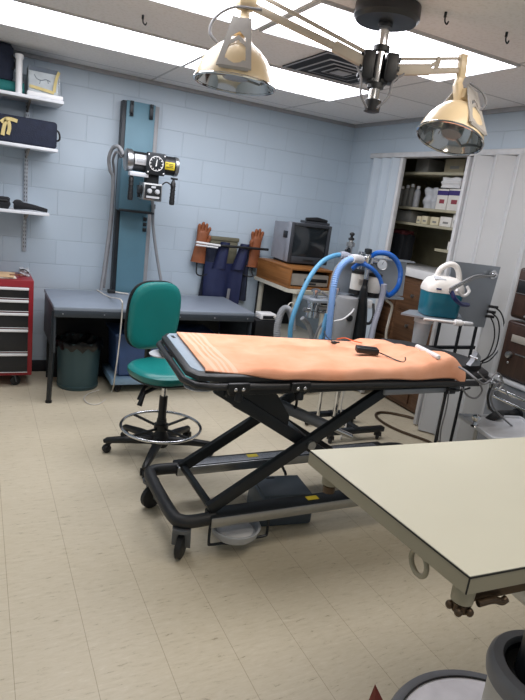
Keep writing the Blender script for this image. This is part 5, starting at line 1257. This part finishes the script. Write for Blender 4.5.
MB().tube([(2.92, hs.y - .02, hs.z - .02), PX(520, 420, 2.9), PX(530, 418, 2.9)], .006, 6).build('cable', 'rubber', t)

# cables bunched at the gurney head
t = thing('cable_bundle', PZ(495, 382, .88), 'tangle of dark and grey cables hanging at the right end of the gurney', 'cables')
for i, (lst, r, m) in enumerate([([(478, 372), (486, 380), (497, 384), (502, 378), (497, 373), (490, 378)], .004, 'cable'), ([(462, 388), (468, 396), (476, 398), (482, 391), (480, 384)], .005, 'cable'),
        ([(495, 385), (491, 397), (494, 408), (503, 418), (512, 426)], .005, 'cable'), ([(492, 384), (488, 396), (490, 408), (498, 416)], .007, 'black'), ([(498, 380), (505, 390), (510, 397), (518, 399)], .004, 'hosegrey'), ([(499, 376), (503, 383), (497, 390), (490, 386), (494, 378)], .005, 'steel'),
        ([(447, 388), (452, 390), (462, 390), (470, 388)], .005, 'black'), ([(445, 392), (443, 405), (440, 420), (437, 440)], .005, 'black'), ([(449, 391), (446, 410), (441, 430), (440, 445)], .004, 'cable')]):
    MB().tube([PY(a, b, 2.0 if i < 6 else 2.04) for a, b in lst], r, 8).build('cable', m, t)
a = PY(470, 374, 2.6)
t = thing('clamp_bracket', PZ(474, 365, .94), 'small grey clamp bracket standing on the gurney head section', 'clamp')
c = PZ(475, 366, .94)
mb = MB(); mb.prism([c + V((-.035, 0, 0)), c + V((.035, 0, 0)), c + V((.028, 0, .05)), c + V((.0, 0, .075)), c + V((-.012, 0, .03))], (0, .03, 0)); mb.build('clamp_body', 'grey', t)
mb = MB(); mb.cyl(c + V((.0, -.012, .04)), c + V((0, .04, .04)), .010, n=12); mb.build('clamp_screw', 'steel', t)

# stainless tray stand between gurney and foreground table
t = thing('steel_tray_stand', (2.55, 1.85, 0), 'shiny white-grey steel tray stand behind the foreground table, right side', 'tray stand')
zt = .60; ca, cb = PZ(459, 415.5, zt), PZ(463, 445, zt)
dirx = V((.97, -.24, 0)); diry = (cb - ca).normalized(); diry.z = 0
p4 = [ca, ca + dirx * .40, ca + dirx * .40 + V((-.08, -.32, 0)), ca + V((-.08, -.32, 0))]
MB().prism([p - V((0, 0, .012)) for p in p4], (0, 0, .012)).build('tray', 'tray', t)
mb = MB()
for i in range(4): mb.bar(p4[i] + V((0, 0, .002)), p4[(i + 1) % 4] + V((0, 0, .002)), .012, .022, .003)
mb.build('tray_rim', 'tray', t)
mid = (p4[0] + p4[2]) / 2
for p in p4:
    e = p.lerp(mid, .42); MB().cyl((e.x, e.y, 0), (e.x, e.y, zt - .012), .012, n=12).build('leg', 'steel', t)
kc = PZ(467, 433, zt)
o = MB().lathe((ca.x - .045, ca.y - .16, zt + .002), [(.02, 0), (.024, .004), (.014, .012), (.012, .03), (.02, .036), (.026, .05), (.022, .066), (.001, .074)], (0, 0, 1), 20).build('clamp_knob', 'chrome', t)

# black cable looped on the floor
tag(MB().tube([PZ(433, 444, .012), PZ(425, 440, .012), PZ(400, 431, .012), PZ(384, 423, .012), PZ(376, 416, .012), PZ(379, 412.5, .012), PZ(390, 413, .012), PZ(405, 416, .012), PZ(416, 419, .012)], .011, 8).build('floor_hose', 'bronze'), 'dark brown hose looped on the floor between curtain door and gurney', 'hose')
# ------------------------------------------------------------------ world and colour
w = bpy.data.worlds.new('world'); bpy.context.scene.world = w; w.use_nodes = True
bg = w.node_tree.nodes['Background']; bg.inputs[0].default_value = (.86, .92, 1, 1); bg.inputs[1].default_value = .35
sc = bpy.context.scene; sc.view_settings.view_transform = 'Standard'; sc.view_settings.look = 'None'; sc.view_settings.exposure = 0; sc.view_settings.gamma = 1
